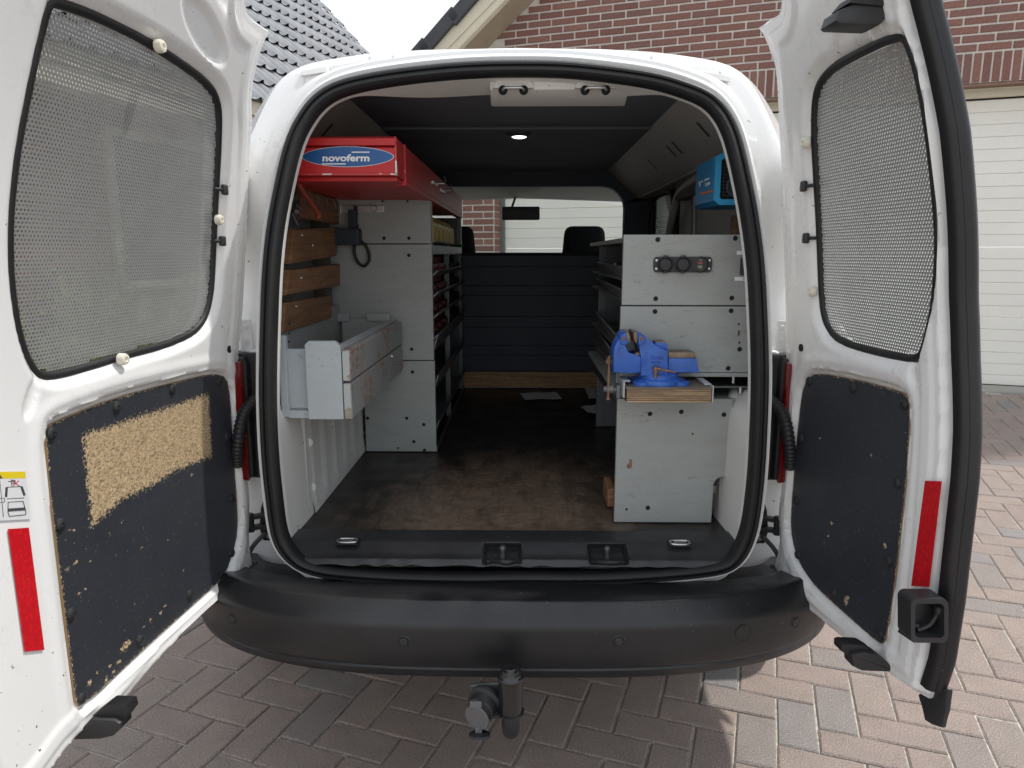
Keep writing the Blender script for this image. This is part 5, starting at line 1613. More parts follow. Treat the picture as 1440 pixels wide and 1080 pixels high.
for (px, py) in ((1272, 857), (1264, 883)):
    b.prism([DS(DR, 1281, py + 2, s1 - .01), DS(DR, 1281, py + 8, s1 - .01), DS(DR, px, py + 1, s1 - .07), DS(DR, px, py - 4, s1 - .07)], DR.d * .006, .0008)
b.prism([DS(DR, 1281, 898, s1 - .01), DS(DR, 1284, 903, s1 - .01), DS(DR, 1262, 888, s1 - .07), DS(DR, 1264, 884, s1 - .07)], DR.d * .006, .0008)
o = b.done('housing_rib', M['plastic'], door_r)
# bottom latches reach inwards from the foot of each door
for D, dr, pts2, pts3, ref in ((DR, door_r, [(1183, 908), (1188, 906), (1214, 907), (1226, 914), (1214, 921), (1190, 921), (1183, 916)], [(1198, 921), (1216, 917), (1236, 922), (1262, 943), (1264, 946), (1212, 944), (1200, 938)], (1262, 944)),
                               (DL, door_l, [(178, 992), (181, 1003), (174, 1013), (160, 1015), (128, 1008), (150, 991)], [(168, 1018), (169, 1026), (158, 1036), (140, 1040), (100, 1041), (126, 1012), (160, 1013)], (105, 1040))):
    sv = D.un(*ref, -.01)[0]
    b = MB(); b.prism([DS(D, x, y, sv - .004) for x, y in pts3], D.d * -.030, .004); b.done('floor_latch', M['plastic'], dr, True, 40)
    b = MB(); b.prism([DS(D, x, y, sv - .012) for x, y in pts2], D.d * -.026, .004); b.done('latch_hook', M['rubber'], dr, True, 40)
sv = DR.un(1246, 16, 0)[0]
b = MB(); b.prism([DS(DR, x, y, sv) for x, y in ((1175, 29), (1180, 14), (1200, 5), (1246, 0), (1250, 22), (1240, 33), (1234, 35), (1180, 33))], DR.d * -.045, .005); b.done('roof_latch', M['plastic'], door_r, True, 40)
b = MB(); b.prism([DS(DR, x, y, sv + .004) for x, y in ((1193, 4), (1205, -10), (1246, -14), (1252, 5), (1240, 9))], DR.d * -.05, .005); b.done('latch_hook', M['rubber'], door_r, True, 40)
# ------------------------------------------------------------------ left cabinet
CY0, CY1 = .67, YE - .01
xr_ = onY(613, 600, CY0).x
cabL = thing('shelving_cabinet', (-.42, 1.2, .6), 'tall grey painted plywood cabinet with open shelves on the left of the load bay', 'cabinet')
zA, zB_, zC_ = onY(600, 507, CY0).z, onY(600, 343, CY0).z, 1.395
xl_lo, xl_hi = onY(514, 600, CY0).x, -.60
b = MB(); b.prism([(xr_, CY0, .603), (xr_, CY0, zA - .0015), (xl_hi, CY0, zA - .0015), (xl_hi, CY0, .89), (xl_lo, CY0, .885), (xl_lo, CY0, .603)], (0, .016, 0), .0012); b.done('end_panel', M['panel'], cabL)
b = MB(); b.prism([(xr_ - .002, CY0, zA + .0015), (xr_ - .002, CY0, zB_ - .0015), (xl_hi, CY0, zB_ - .0015), (xl_hi, CY0, zA + .0015)], (0, .016, 0), .0012); b.done('end_panel', M['panel'], cabL)
b = MB(); b.prism([(xr_ - .004, CY0, zB_ + .0015), (xr_ - .004, CY0, zC_), (xl_hi, CY0, zC_), (xl_hi, CY0, zB_ + .0015)], (0, .016, 0), .0012); b.done('end_panel', M['panel'], cabL)
def dots(pts, Y, name, par, r=.0048):
    for p in pts:
        b = MB()
        px, py = p[:2]; rr = p[2] if len(p) > 2 else r
        q = onY(px, py, Y); b.lathe((q.x, Y - .0006, q.z), (0, -1, 0), [(rr * 1.15, 0), (rr, .0004), (0, .0004)], 12)
        b.done(name, M['under'], par)
dots([(538, 283, .003), (573, 283, .003), (540, 335), (575, 335), (575, 359), (579, 491), (580, 523), (517, 588), (572, 588), (596, 597), (582, 621), (560, 630, .003), (597, 633)], CY0, 'screw_hole', cabL)
b = MB()
b.bx(xr_ - .35, xr_ - .004, CY1 - .012, CY1, .603, 1.39); b.bx(-.60, -.585, CY0 + .02, CY1, .90, 1.39)
b.done('back_panel', M['dark_steel'], cabL)
b = MB()
for (y0, y1) in ((CY0 + .017, CY0 + .042), (CY0 + .50, CY0 + .525), (CY1 - .026, CY1)):
    b.bx(xr_ - .022, xr_ - .003, y0, y1, .603, 1.262 if y0 < CY0 + .6 and y0 > CY0 + .1 else 1.392, .002)
b.done('upright', M['grey_shelf'], cabL)
def shelf(z, lip=.035, name='shelf', m='grey_shelf', tilt=.010):
    b = MB(); b.bx(-.58, xr_ - .004, CY0 + .018, CY1 - .012, z, z + .004)
    b.prism([(xr_ - .004, CY0 + .018, z), (xr_ + tilt, CY0 + .018, z + lip), (xr_ + tilt - .004, CY0 + .018, z + lip), (xr_ - .010, CY0 + .018, z + .004)], (0, CY1 - CY0 - .03, 0), .001)
    b.done(name, M[m], cabL)
shelf(1.262, .006); shelf(.925, .05); shelf(.80, .05); shelf(.66, .04)
b = MB(); b.bx(xr_ - .03, xr_ - .002, CY0 + .018, CY1, 1.228, 1.258, .002); b.done('light_rail', M['panel2'], cabL)
b = MB(); b.bx(xr_ - .004, xr_ + .002, CY0 + .002, CY1, .603, .618, .001); b.done('bottom_rail', M['steel'], cabL)
k = 0
for r in range(4):
    zz_ = .965 + r * .066
    b = MB(); b.bx(-.56, xr_ - .006, CY0 + .02, CY1 - .014, zz_ - .004, zz_); b.prism([(xr_ - .004, CY0 + .02, zz_ - .004), (xr_ + .014, CY0 + .02, zz_ + .014), (xr_ + .010, CY0 + .02, zz_ + .016), (xr_ - .010, CY0 + .02, zz_)], (0, CY1 - CY0 - .035, 0), .001)
    b.done('bin_shelf', M['grey_shelf'], cabL)
    for c_ in range(2):
        y0 = CY0 + .05 + c_ * .51; n_ = 3
        for q in range(n_):
            ya = y0 + q * .148; yb = ya + .140
            bt_ = MB(); X1 = xr_ - .010
            bt_.bx(X1 - .18, X1, ya, yb, zz_ + .001, zz_ + .034, .003); bt_.bx(X1 - .18, X1 - .02, ya + .002, ya + .006, zz_ + .03, zz_ + .056); bt_.bx(X1 - .18, X1 - .02, yb - .006, yb - .002, zz_ + .03, zz_ + .056)
            bt_.box((X1 + .002, (ya + yb) / 2, zz_ + .024), (.008, .06, .010), None, .002)
            o = bt_.done('storage_bin', M['bin_red'] if c_ == 0 else M['dark'], None)
            vert = ('bottom', 'second', 'third', 'top')[r]; depth = ('first', 'second', 'third')[q]
            o['category'] = 'bin'
            if c_ == 0:
                o['label'] = f'dull red storage bin on the {vert} bin shelf, {depth} from the cabinet end panel'; o['group'] = 'red storage bins'
            else:
                o['label'] = f'black storage bin on the {vert} bin shelf, {depth} beyond the middle upright'; o['group'] = 'black storage bins'
for i in range(8):
    y = CY0 + .055 + i * .118; x1 = xr_ - .028
    th = thing('parts_case', (x1 - .06, y, 1.268), f"thin yellow parts case, {('first', 'second', 'third', 'fourth', 'fifth', 'sixth', 'seventh', 'last')[i]} in the row on the top shelf", 'case', 'yellow parts cases')
    b = MB(); P = [(x1 - .15, y, 1.268), (x1, y, 1.268), (x1, y, 1.335), (x1 - .015, y, 1.358), (x1 - .04, y, 1.366), (x1 - .15, y, 1.366)]
    b.prism(P, (0, .092, 0), .004); b.done('shell', M['yellow'], th)
    b = MB(); b.bx(x1 - .001, x1 + .005, y + .038, y + .052, 1.275, 1.325, .001); b.bx(x1 - .001, x1 + .004, y + .012, y + .020, 1.285, 1.315, .001); b.done('latch', M['yellow'], th)

# ------------------------------------------------------------------ red parts locker with logo
RY = onY(557, 220, .10).y
ry0 = .09
rt = onY(557, 193, ry0); rb_ = onY(558, 247, ry0)
XR, ZT, ZBt = (rt.x + rb_.x) / 2, rt.z, rb_.z
lk = thing('steel_locker', (-.42, .9, ZBt), 'long red enamelled steel locker on top of the left cabinet with a blue oval logo', 'locker')
b = MB(); b.bx(-.525, XR, ry0 + .006, CY1, ZBt, ZT, .002); b.done('locker_box', M['red'], lk)
b = MB(); b.bx(-.52, XR - .002, ry0 - .006, ry0 + .007, ZBt + .004, ZT - .022, .002)
b.prism([(-.52, ry0 + .004, ZT - .020), (-.52, ry0 - .012, ZT - .018), (-.52, ry0 - .012, ZT - .004), (-.52, ry0 + .004, ZT + .002)], (.52 + XR, 0, 0), .002); b.done('front_flap', M['red'], lk)
b = MB(); b.bx(XR - .001, XR + .004, ry0 + .10, ry0 + .106, ZBt, ZT, .001); b.bx(XR - .02, XR + .004, ry0 + .10, CY1, ZBt - .012, ZBt + .001, .002)
b.bx(XR - .0005, XR + .003, ry0 + .11, CY1, ZBt + .002, ZT - .004, .001); b.done('side_rail', M['red'], lk)
b = MB(); b.bx(-.525, XR - .004, ry0 + .02, CY0 - .002, ZBt - .010, ZBt - .001, .001); b.done('bottom_tray', M['red'], lk)
cx_l = (onY(427, 220, ry0).x + onY(553, 220, ry0).x) / 2; hw = (onY(553, 220, ry0).x - onY(427, 220, ry0).x) / 2 + .003; cz_l = onY(490, 221, ry0).z; hh = (onY(490, 207, ry0).z - onY(490, 236, ry0).z) / 2
def oval(w, h, y, n=48):
    out = []
    for k in range(n):
        t = 2 * math.pi * k / n; c, s_ = math.cos(t), math.sin(t)
        out.append((cx_l + w * math.copysign(abs(c) ** 1.0, c), y, cz_l + h * math.copysign(abs(s_) ** 1.15, s_)))
    return out
b = MB(); b.prism(oval(hw, hh, ry0 - .0062), (0, -.0006, 0)); b.done('logo_edge', M['logo_white'], lk)
b = MB(); b.prism(oval(hw - .0015, hh - .0012, ry0 - .0069), (0, -.0006, 0)); b.done('logo_oval', M['logo_blue'], lk)
def lxy(px, py): p = onY(px, py, ry0 - .008); return p
c = lxy(486.5, 222.5)
mw = Matrix(((1, 0, 0, c.x), (0, 0, -1, ry0 - .0077), (0, 1, 0, c.z), (0, 0, 0, 1)))
w_target = lxy(519, 222).x - lxy(453, 222).x
t = text('logo_lettering', 'novoferm', .020, mw, M['logo_white'], lk, .0003, .0006)
xs = [v.co.x for v in t.data.vertices]; sx = w_target / (max(xs) - min(xs)); x_mid = (max(xs) + min(xs)) / 2
for v in t.data.vertices: v.co.x = c.x + (v.co.x - x_mid) * sx + (v.co.z - c.z) * .10
b = MB()
a0, a1 = lxy(452.5, 230.5), lxy(486, 230.5); b.bx(a0.x, a1.x, ry0 - .0081, ry0 - .0075, a0.z - .0012, a0.z + .0012)
b.done('logo_bar', M['logo_white'], lk); b = MB()
a0, a1 = lxy(494.5, 214), lxy(519.5, 214); b.bx(a0.x, a1.x, ry0 - .0081, ry0 - .0075, a0.z - .0012, a0.z + .0012)
b.done('logo_bar', M['logo_white'], lk)
b = MB(); b.bx(-.52, XR + .001, ry0 - .008, ry0 - .004, ZBt + .001, ZBt + .004); b.bx(XR - .002, XR + .0015, ry0 - .008, ry0 - .003, ZBt, ZT); b.done('worn_edge', mat('chipped_red_edge', (.55, .06, .05), .4, specks=[((.7, .66, .6), 25, .55, 0)]), lk)
for i, (px, py) in enumerate(((617, 258), (627, 268))):
    q = onX(px, py, XR + .012)
    b = MB(); b.tube([(XR + .004, q.y, q.z), (XR + .030, q.y, q.z)], .004, 8); b.tube([(XR + .03, q.y, q.z - .004), (XR + .033, q.y + .01, q.z + .012), (XR + .028, q.y + .012, q.z + .022)], .0022, 8)
    b.cyl((XR + .004, q.y - .10, q.z - .006), (XR + .006, q.y, q.z - .004), .005, 10); b.done('locking_bolt', M['steel'], lk, True, 50)

# ------------------------------------------------------------------ left wall planks
XP = -.555
pl = thing('wall_planking', (XP, .42, 1.0), 'rough brown planks screwed along the left wall above the grey tray', 'planking')
quads = [((404, 323), (470, 319), (465, 360), (398, 371)), ((397, 380), (470, 371), (470, 402), (392, 415)), ((391, 426), (458, 415), (458, 447), (388, 468)), ((415, 262), (474, 284), (472, 316), (409, 306))]
for q in quads:
    P = [onX(x, y, XP) for x, y in q]
    b = MB(); b.prism(P, (.018, 0, 0), .003); o = b.done('plank', M['wood'], pl)
for yy in (.20, .58):
    b = MB(); b.bx(-.598, XP, yy, yy + .04, .93, 1.38); b.done('batten', M['wood_dark'], pl)
b = MB()
for (px, py) in ((424, 391), (417, 431), (440, 345), (425, 331)):
    p = onX(px, py, XP + .02); b.lathe(p, (1, 0, 0), [(.004, -.001), (.003, .002), (0, .002)], 10)
o = b.done('screw', M['steel'], pl)
# hinge strap and bolts, black block and cable
b = MB(); p0, p1 = onY(474, 290, CY0 - .003), onY(540, 296, CY0 - .003)
st_ = thing('hinge_strap', p0, 'zinc hinge strap bolted across the top of the left cabinet panel', 'strap')
b.bx(p0.x, p1.x, CY0 - .005, CY0 - .001, p1.z - .006, p0.z + .002, .001); b.lathe((p1.x - .03, CY0 - .005, (p0.z + p1.z) / 2), (0, -1, 0), [(.010, 0), (.008, .003), (0, .003)], 14); b.cyl((p0.x + .012, CY0 - .008, p1.z - .008), (p0.x + .012, CY0 - .008, p0.z + .004), .005, 10)
b.done('strap', M['steel'], st_)
p = onY(482, 333, CY0 - .03); bk = thing('cable_box', p, 'small dark blue box with a looped black cable beside the planks', 'box')
b = MB(); b.box((p.x, CY0 - .035, p.z), (.11, .05, .05), None, .006); b.box((p.x + .03, CY0 - .02, p.z + .05), (.022, .03, .06), None, .004); b.done('box_body', M['black_blue'], bk)
lp = [onY(x, y, CY0 - .016) for x, y in ((502, 315), (501, 335), (498, 352), (503, 368), (512, 374), (519, 366), (517, 350), (507, 338))]
b = MB(); b.tube(spline(lp, 6), .0045, 8); b.tube(spline([onY(500, 290, CY0 - .012), onY(500, 315, CY0 - .012)], 4), .006, 8); b.done('cable', M['rubber'], bk, True, 80)
hs = [onX(x, y, -.50) for x, y in ((416, 240), (422, 262), (434, 280), (446, 298), (448, 306))]
b = MB(); b.tube(spline(hs, 6), .006, 10); o = b.done('hose', M['hose'], None, True, 80); tag(o, 'short red rubber hose hanging below the red locker', 'hose')
# hanging clips and tools in the corner
tg = thing('tool_cluster', onX(415, 290, -.53), 'dark tangle of small tools hanging on the top plank under the red locker', 'tools')
b = MB(); r = random.Random(4)
for k in range(16):
    p = onX(411 + r.uniform(-4, 12), 280 + r.uniform(-8, 22), -.525 + r.uniform(0, .02)); q = p + Vector((r.uniform(-.01, .01), r.uniform(-.03, .03), r.uniform(-.035, .01)))
    b.cyl(p, q, r.uniform(.003, .007), 8)
b.done('tool', M['dark_steel'], tg)
b = MB()
for k in range(4):
    p = onX(430 + k * 11, 268 + k * 3, -.535); b.tube(spline([p, p + Vector((.012, .0, -.01)), p + Vector((.014, .01, -.03)), p + Vector((.003, .014, -.034))], 4), .0022, 6)
b.done('hook', M['steel'], tg)

# ------------------------------------------------------------------ grey tray on the left wall
M['bare_end'] = mat('scuffed_bare_end', (.30, .26, .21), .7, var=.3, vscale=25, specks=[((.42, .44, .44), 22, .52, 0)])
M['chip'] = mat('chipped_brown_edge', (.36, .37, .36), .6, var=.1, specks=[((.26, .11, .04), 45, .50, 6)])
TX = -.370; ty0, ty1 = -.02, .655
def tz(px, py, y): return onY(px, py, y).z
tray = thing('wall_tray', (-.48, .3, .88), 'open blue-grey painted wooden tray with scuffed rusty side boards on the left wall', 'tray')
zb, zt_ = tz(482, 590, ty0), tz(482, 480, ty0)
xa = onY(431, 540, ty0).x; xb = onY(481, 540, ty0).x
P = [(xa, ty0, zb), (xb, ty0, zb), (xb, ty0, zt_ - .012), (xb - .012, ty0, zt_), (xa + .008, ty0, zt_), (xa, ty0, zt_ - .008)]
b = MB(); b.prism(P, (0, .016, 0), .002); b.done('front_board', M['panel2'], tray)
zm = (zb + zt_) / 2 - .004
TT = .018
for (z0, z1) in ((zb, zm - .002), (zm + .002, zt_ - .020)):
    b = MB(); b.bx(xb + .001, xb + .001 + TT, ty0 + .003, ty1 - .004, z0, z1, .004); b.done('side_board', M['panel_rust'], tray)
    b = MB(); b.bx(xb + .002, xb + TT - .001, ty0 + .0015, ty0 + .006, z0 + .002, z1 - .002, .0015); b.done('bare_end', M['bare_end'], tray)
b = MB(); b.bx(xb - .022, xb - .001, ty0 + .016, ty1, zt_ - .034, zt_ - .016, .002); b.bx(xb - .028, xb - .022, ty0 + .016, ty1, zt_ - .028, zt_ - .018, .001); b.done('inner_rail', M['panel2'], tray)
b = MB(); b.bx(-.555, xb, ty0 + .025, ty1, zb + .012, zb + .024); b.done('tray_bottom', M['panel'], tray)
b = MB(); b.bx(-.535, xb - .001, ty1 - .012, ty1 - .004, zb + .02, zt_ - .012); b.done('end_board', M['panel'], tray)
for (x0, x1) in ((465, 493), (517, 550)):
    pa, pb3 = onY(x0, 440, ty1), onY(x1, 450, ty1)
    b = MB(); b.bx(pa.x, pb3.x, ty1 - .020, ty1 - .010, zt_ - .02, pa.z, .004); b.done('end_tab', M['panel'], tray)
xs0 = onY(405, 540, ty0 + .02).x
b = MB(); b.bx(xs0, xa + .004, ty0 + .022, ty0 + .032, zb + .020, zt_ - .020, .001); b.done('recessed_board', M['panel2'], tray)
b = MB(); b.bx(xs0, xa + .004, ty0 + .012, ty0 + .03, zb, zb + .017, .001); b.done('bottom_strip', M['panel2'], tray)
xl = onY(393, 540, ty0 + .01).x
b = MB(); b.bx(xl, xs0 + .002, ty0 + .012, ty0 + .030, zb + .002, zt_ + .010, .003); b.done('left_post', M['panel2'], tray)
b = MB(); b.bx(-.555, -.545, ty0 + .10, ty1, zb, zt_ + .03); b.done('wall_board', M['panel'], tray)
b = MB()
p = onX(552, 510, xb + TT + .002)
b.tube([(xb + TT, p.y, p.z), (xb + TT + .025, p.y - .005, p.z - .002)], .003, 8); b.lathe((xb + TT, p.y - .01, p.z + .02), (1, 0, 0), [(.005, 0), (.004, .006), (0, .006)], 10); b.done('latch_pin', M['steel'], tray)

# ------------------------------------------------------------------ right cabinet
RYC = .07
cabR = thing('workbench_cabinet', (.40, .5, .6), 'grey painted plywood cabinet with power sockets on the right of the load bay', 'cabinet')
def rect(x0, x1, y0, y1, z0, z1, name, m, bev=.0012, par=cabR):
    b = MB(); b.bx(x0, x1, y0, y1, z0, z1, bev); return b.done(name, M[m], par)
xL = onY(876, 380, RYC).x; zt1 = onY(900, 330, RYC).z; zs1 = onY(900, 430, RYC).z; zs2 = onY(900, 527, RYC).z; zs3 = onY(900, 561, RYC).z
XRt = .556
rect(xL, XRt, RYC, RYC + .016, zs1 + .0015, zt1, 'upper_panel', 'panel')
rect(xL - .002, XRt, RYC, RYC + .016, zs2 + .006, zs1 - .0015, 'upper_panel', 'panel')
rect(xL - .002, XRt, RYC - .003, RYC + .016, zs2 - .004, zs2 + .005, 'bench_edge', 'panel')
xL2 = onY(866, 650, RYC).x; zb2 = onY(870, 734, RYC).z; xn = onY(1002, 700, RYC).x; zn = onY(1003, 670, RYC).z
P = [(xL2, RYC, .603), (xn, RYC, .603), (xn, RYC, zn - .02)]
for k in range(6):
    t = rad(180 - 18 * k); P.append((xn + .02 + .02 * math.cos(t), RYC, zn - .02 + .02 * math.sin(t)))
P += [(XRt - .05, RYC, zn), (XRt - .05, RYC, zs3), (xL2, RYC, zs3)]
b = MB(); b.prism(P, (0, .016, 0), .001); b.done('lower_panel', M['panel'], cabR)
rect(xL2 + .01, XRt, RYC + .017, .9, zs3 - .016, zs3 - .002, 'bench_board', 'panel')
dots([(925, 337), (1034, 335), (922, 420), (1029, 419), (921, 438), (1028, 437), (1040, 491), (1024, 518), (914, 582), (958, 579), (1018, 583), (911, 714), (881, 716, .0025), (974, 610, .002)], RYC, 'screw_hole', cabR)
q = onY(885, 654, RYC); b = MB(); b.lathe((q.x, RYC - .0006, q.z - .002), (0, -1, 0), [(.0065, 0), (.0060, .0004), (0, .0004)], 12); b.bx(q.x - .001, q.x + .006, RYC - .0008, RYC - .0003, q.z, q.z + .014); b.done('knot_hole', M['rust'], cabR)
# bolts in the gap
b = MB()
for (px, py) in ((1031, 535), (1041, 550)):
    p = onY(px, py, RYC + .02); b.cyl((p.x, RYC + .02, p.z - .006), (p.x, RYC + .02, p.z + .010), .004, 10)
b.done('bolt', M['steel'], cabR)
# shelving behind: uprights, shelves with lips towards the aisle, back
sy1 = 1.02; xS = .292
def up(x0, x1, y0, y1, z0, z1, m='grey_shelf'): rect(x0, x1, y0, y1, z0, z1, 'upright', m, .0015)
xsf = onY(838, 590, sy1).x
rect(xsf, xsf + .028, sy1 - .004, sy1 + .002, .603, zt1 - .012, 'upright', 'grey_shelf', .001)
rect(xsf, .60, sy1 - .001, sy1 + .006, .603, zt1 - .014, 'rear_panel', 'grey_shelf', .001)
rect(.585, .597, RYC + .02, sy1, .93, 1.26, 'back_panel', 'grey_shelf', .001)
rect(xL + .015, .59, RYC + .017, sy1, zt1 - .016, zt1 - .004, 'top_shelf', 'grey_shelf', .001)
for (z, lip) in ((1.165, .035), (1.115, .03), (.985, .04), (.925, .045), (.83, .04)):
    b = MB(); x0 = xL + .024
    b.bx(x0, .58, RYC + .018, sy1 - .006, z, z + .004); x1 = x0 + (xsf - xL) * .55
    b.prism([(x0, RYC + .018, z), (x0 - .016, RYC + .018, z + lip), (x0 - .012, RYC + .018, z + lip + .002), (x0 + .006, RYC + .018, z + .004)], (.030, sy1 - RYC - .024, 0), .001)
    b.done('shelf', M['grey_shelf'], cabR)
b = MB(); p = onY(850, 378, sy1 - .02); b.lathe((xsf + .06, sy1 - .006, 1.19), (0, -1, 0), [(.012, 0), (.010, .002), (.005, .003), (0, .003)], 14); b.done('rivet', M['steel'], cabR)
p = onX(852, 555, xsf); b = MB(); b.prism([(xsf + .01, sy1 - .02, .90), (xsf + .03, sy1 - .02, .90), (xsf + .028, sy1 - .02, .76), (xsf + .020, sy1 - .02, .755)], (0, -.004, 0), .001); b.done('scraper_blade', M['panel2'], cabR)

# power socket strip
sk0, sk1 = onY(919, 361, RYC), onY(1000, 383, RYC)
sp_t = thing('socket_strip', ((sk0.x + sk1.x) / 2, RYC, (sk0.z + sk1.z) / 2), None, None); parent(sp_t, cabR)
b = MB(); cz_ = (sk0.z + sk1.z) / 2; cx0 = (sk0.x + sk1.x) / 2; W_ = (sk1.x - sk0.x) / 2; H_ = (sk0.z - sk1.z) / 2
P = []
for (qx, qz, a0) in ((1, 1, 0), (-1, 1, 90), (-1, -1, 180), (1, -1, 270)):
    for k in range(5):
        t = rad(a0 + 22.5 * k); P.append((cx0 + qx * (W_ - .008) + .008 * math.cos(t), RYC - .0005, cz_ + qz * (H_ - .008) + .008 * math.sin(t)))
b.prism(P, (0, -.005, 0), .001); b.done('base_plate', M['plastic'], cabR)
b = MB()
for px in (934.5, 959):
    p = onY(px, 372, RYC); b.lathe((p.x, RYC - .005, cz_), (0, -1, 0), [(.0185, 0), (.0185, .004), (.0165, .005), (.0150, .004), (.0135, .0065), (.012, .009), (0, .0095)], 26); b.box((p.x, RYC - .010, cz_ + .017), (.012, .006, .006), None, .002); b.box((p.x, RYC - .010, cz_ - .0165), (.007, .004, .005), None, .001)
p = onY(984, 372, RYC); b.lathe((p.x, RYC - .005, cz_), (0, -1, 0), [(.0180, 0), (.0180, .003), (.0155, .004), (.0150, .0025), (0, .0025)], 26)
b.done('socket', M['plastic'], cabR, True, 35)
b = MB()
for s1 in (-1, 1):
    for s2 in (-1, 1): b.lathe((cx0 + s1 * (W_ - .006), RYC - .0055, cz_ + s2 * (H_ - .008)), (0, -1, 0), [(.0032, 0), (.0026, .0015), (0, .0018)], 10)
b.done('mounting_screw', M['steel'], cabR)
b = MB(); b.bx(p.x - .006, p.x + .004, RYC - .0085, RYC - .0078, cz_ + .001, cz_ + .006); b.done('red_display', mat('red_display', (.30, .05, .04), .4), cabR)
b = MB(); b.bx(p.x - .006, p.x + .004, RYC - .0085, RYC - .0078, cz_ - .007, cz_ - .002); b.bx(p.x - .005, p.x + .003, RYC - .0085, RYC - .0078, cz_ + .009, cz_ + .011); b.bx(p.x - .005, p.x + .004, RYC - .0085, RYC - .0078, cz_ - .010, cz_ - .009); b.done('green_display', mat('green_display', (.22, .23, .17), .4), cabR)
# rocker switch with its two paper tags
p = onY(1046, 374, RYC)
b = MB(); b.bx(onY(1040, 374, RYC).x, onY(1040, 374, RYC).x + .035, RYC - .014, RYC - .001, onY(1040, 387, RYC).z, onY(1040, 362, RYC).z, .003); b.done('rocker_switch', M['plastic'], cabR)
for (px, py, w, s_) in ((1036, 355.5, .036, 'on'), (1033, 392, .036, 'off')):
    p = onY(px, py, RYC); b = MB(); b.bx(p.x, p.x + w, RYC - .0012, RYC - .0004, p.z - .0042, p.z + .0042); tg_ = b.done('switch_tag', M['logo_white'], cabR)
    mw = Matrix(((1, 0, 0, p.x + .021), (0, 0, -1, RYC - .0014), (0, 1, 0, p.z), (0, 0, 0, 1))); text('tag_lettering', s_, .007, mw, M['ink'], cabR, .0001)

# ------------------------------------------------------------------ vise on its laminated board
by0 = -.02
bb0, bb1 = onY(882, 566, by0), onY(1002, 545, by0)
bx0, bx1 = onY(881, 556, by0).x, onY(1001, 556, by0).x
bd_t = thing('bench_board', ((bx0 + bx1) / 2, .05, bb0.z), 'thick laminated plywood board with worn edges under the blue vise', 'board')
zt2, zb3 = bb1.z, bb0.z
b = MB(); b.bx(bx0, bx1, by0 + .002, .10, zb3, zt2 - .0005, .001); b.done('core', M['ply_dark'], bd_t)
n = 7; ph_ = (zt2 - zb3 - .004) / n
for k in range(n):
    b = MB(); b.bx(bx0 + .001, bx1 - .001, by0, by0 + .01, zb3 + k * ph_ + .0005, zb3 + (k + 1) * ph_ - .0008, .0005, 1); b.done('layer', M['ply_edge'], bd_t)
b = MB(); b.bx(bx0 - .001, bx1 + .001, by0 - .001, .10, zt2 - .004, zt2, .001); b.done('top_layer', M['ply_top'], bd_t)
b = MB()
b.bx(bx0 - .006, bx0 - .002, by0 + .01, .11, zb3 + .008, zt2 + .0095, .001); b.bx(bx0 - .0065, bx0 + .012, by0 + .03, .10, zt2 + .006, zt2 + .010, .001); b.done('side_bracket', M['panel2'], bd_t); b = MB()
b.bx(bx1 + .001, bx1 + .004, by0, .11, zb3, zt2 + .0035, .001); b.bx(bx1 - .012, bx1 + .003, by0 + .02, .10, zt2 + .001, zt2 + .005, .001)
b.done('side_bracket', M['panel2'], bd_t)
VY = .035
vs = thing('bench_vise', (onY(925, 545, VY).x, VY, zt2), 'blue cast iron bench vise with rusty handles on the laminated board', 'vise')
def vp(px, py, y=VY - .035): p = onY(px, py, y); return (p.x, p.z)
def vpr(pts, y0, d, name, m='vise', bev=.0025):
    P = [(onY(px, py, y0).x, y0, onY(px, py, y0).z) for px, py in pts]
    b = MB(); b.prism(P, (0, d, 0), bev); return b.done(name, M[m], vs, True, 45)
# coordinates traced on the front face plane y0
y0 = VY - .030
K = 7.2
def Z(zx, zy): return (840 + zx / K, 440 + zy / K)
vpr([Z(165, 605), Z(165, 400), Z(180, 330), Z(215, 270), Z(250, 250), Z(285, 300), Z(290, 380), Z(310, 415), Z(370, 430), Z(445, 435), Z(445, 605), Z(350, 612)], y0, .058, 'moving_jaw_body')
vpr([Z(235, 235), Z(265, 205), Z(300, 198), Z(318, 240), Z(318, 310), Z(280, 330), Z(240, 318), Z(228, 280)], y0 - .006, .070, 'moving_jaw_head', bev=.006)
vpr([Z(440, 640), Z(445, 440), Z(440, 380), Z(415, 330), Z(405, 290), Z(400, 215), Z(425, 205), Z(480, 232), Z(540, 290), Z(590, 340), Z(640, 372), Z(715, 372), Z(718, 640)], y0 - .004, .066, 'fixed_jaw_body')
vpr([Z(412, 235), Z(440, 222), Z(480, 240), Z(492, 280), Z(485, 310), Z(450, 330), Z(412, 325)], y0 - .012, .078, 'fixed_jaw_head', bev=.006)
vpr([Z(585, 298), Z(690, 296), Z(712, 330), Z(720, 374), Z(630, 374), Z(590, 330)], y0 + .012, .034, 'anvil', bev=.002)
vpr([Z(588, 290), Z(690, 288), Z(694, 300), Z(588, 304)], y0 + .012, .034, 'anvil_face', 'rust2', .001)
vpr([Z(720, 458), Z(1005, 460), Z(1032, 604), Z(720, 604)], y0 + .006, .046, 'slide_beam', bev=.002)
vpr([Z(720, 402), Z(960, 396), Z(990, 402), Z(1003, 458), Z(720, 458)], y0 + .006, .046, 'slide_top', 'rust2', .002)
vpr([Z(385, 402), Z(445, 400), Z(445, 455), Z(400, 450), Z(385, 430)], y0 + .006, .046, 'slide_nose', 'rust2', .002)
vpr([Z(292, 200), Z(318, 196), Z(330, 235), Z(338, 290), Z(322, 302), Z(304, 270)], y0 - .007, .072, 'jaw_plate', 'rust2', .001)
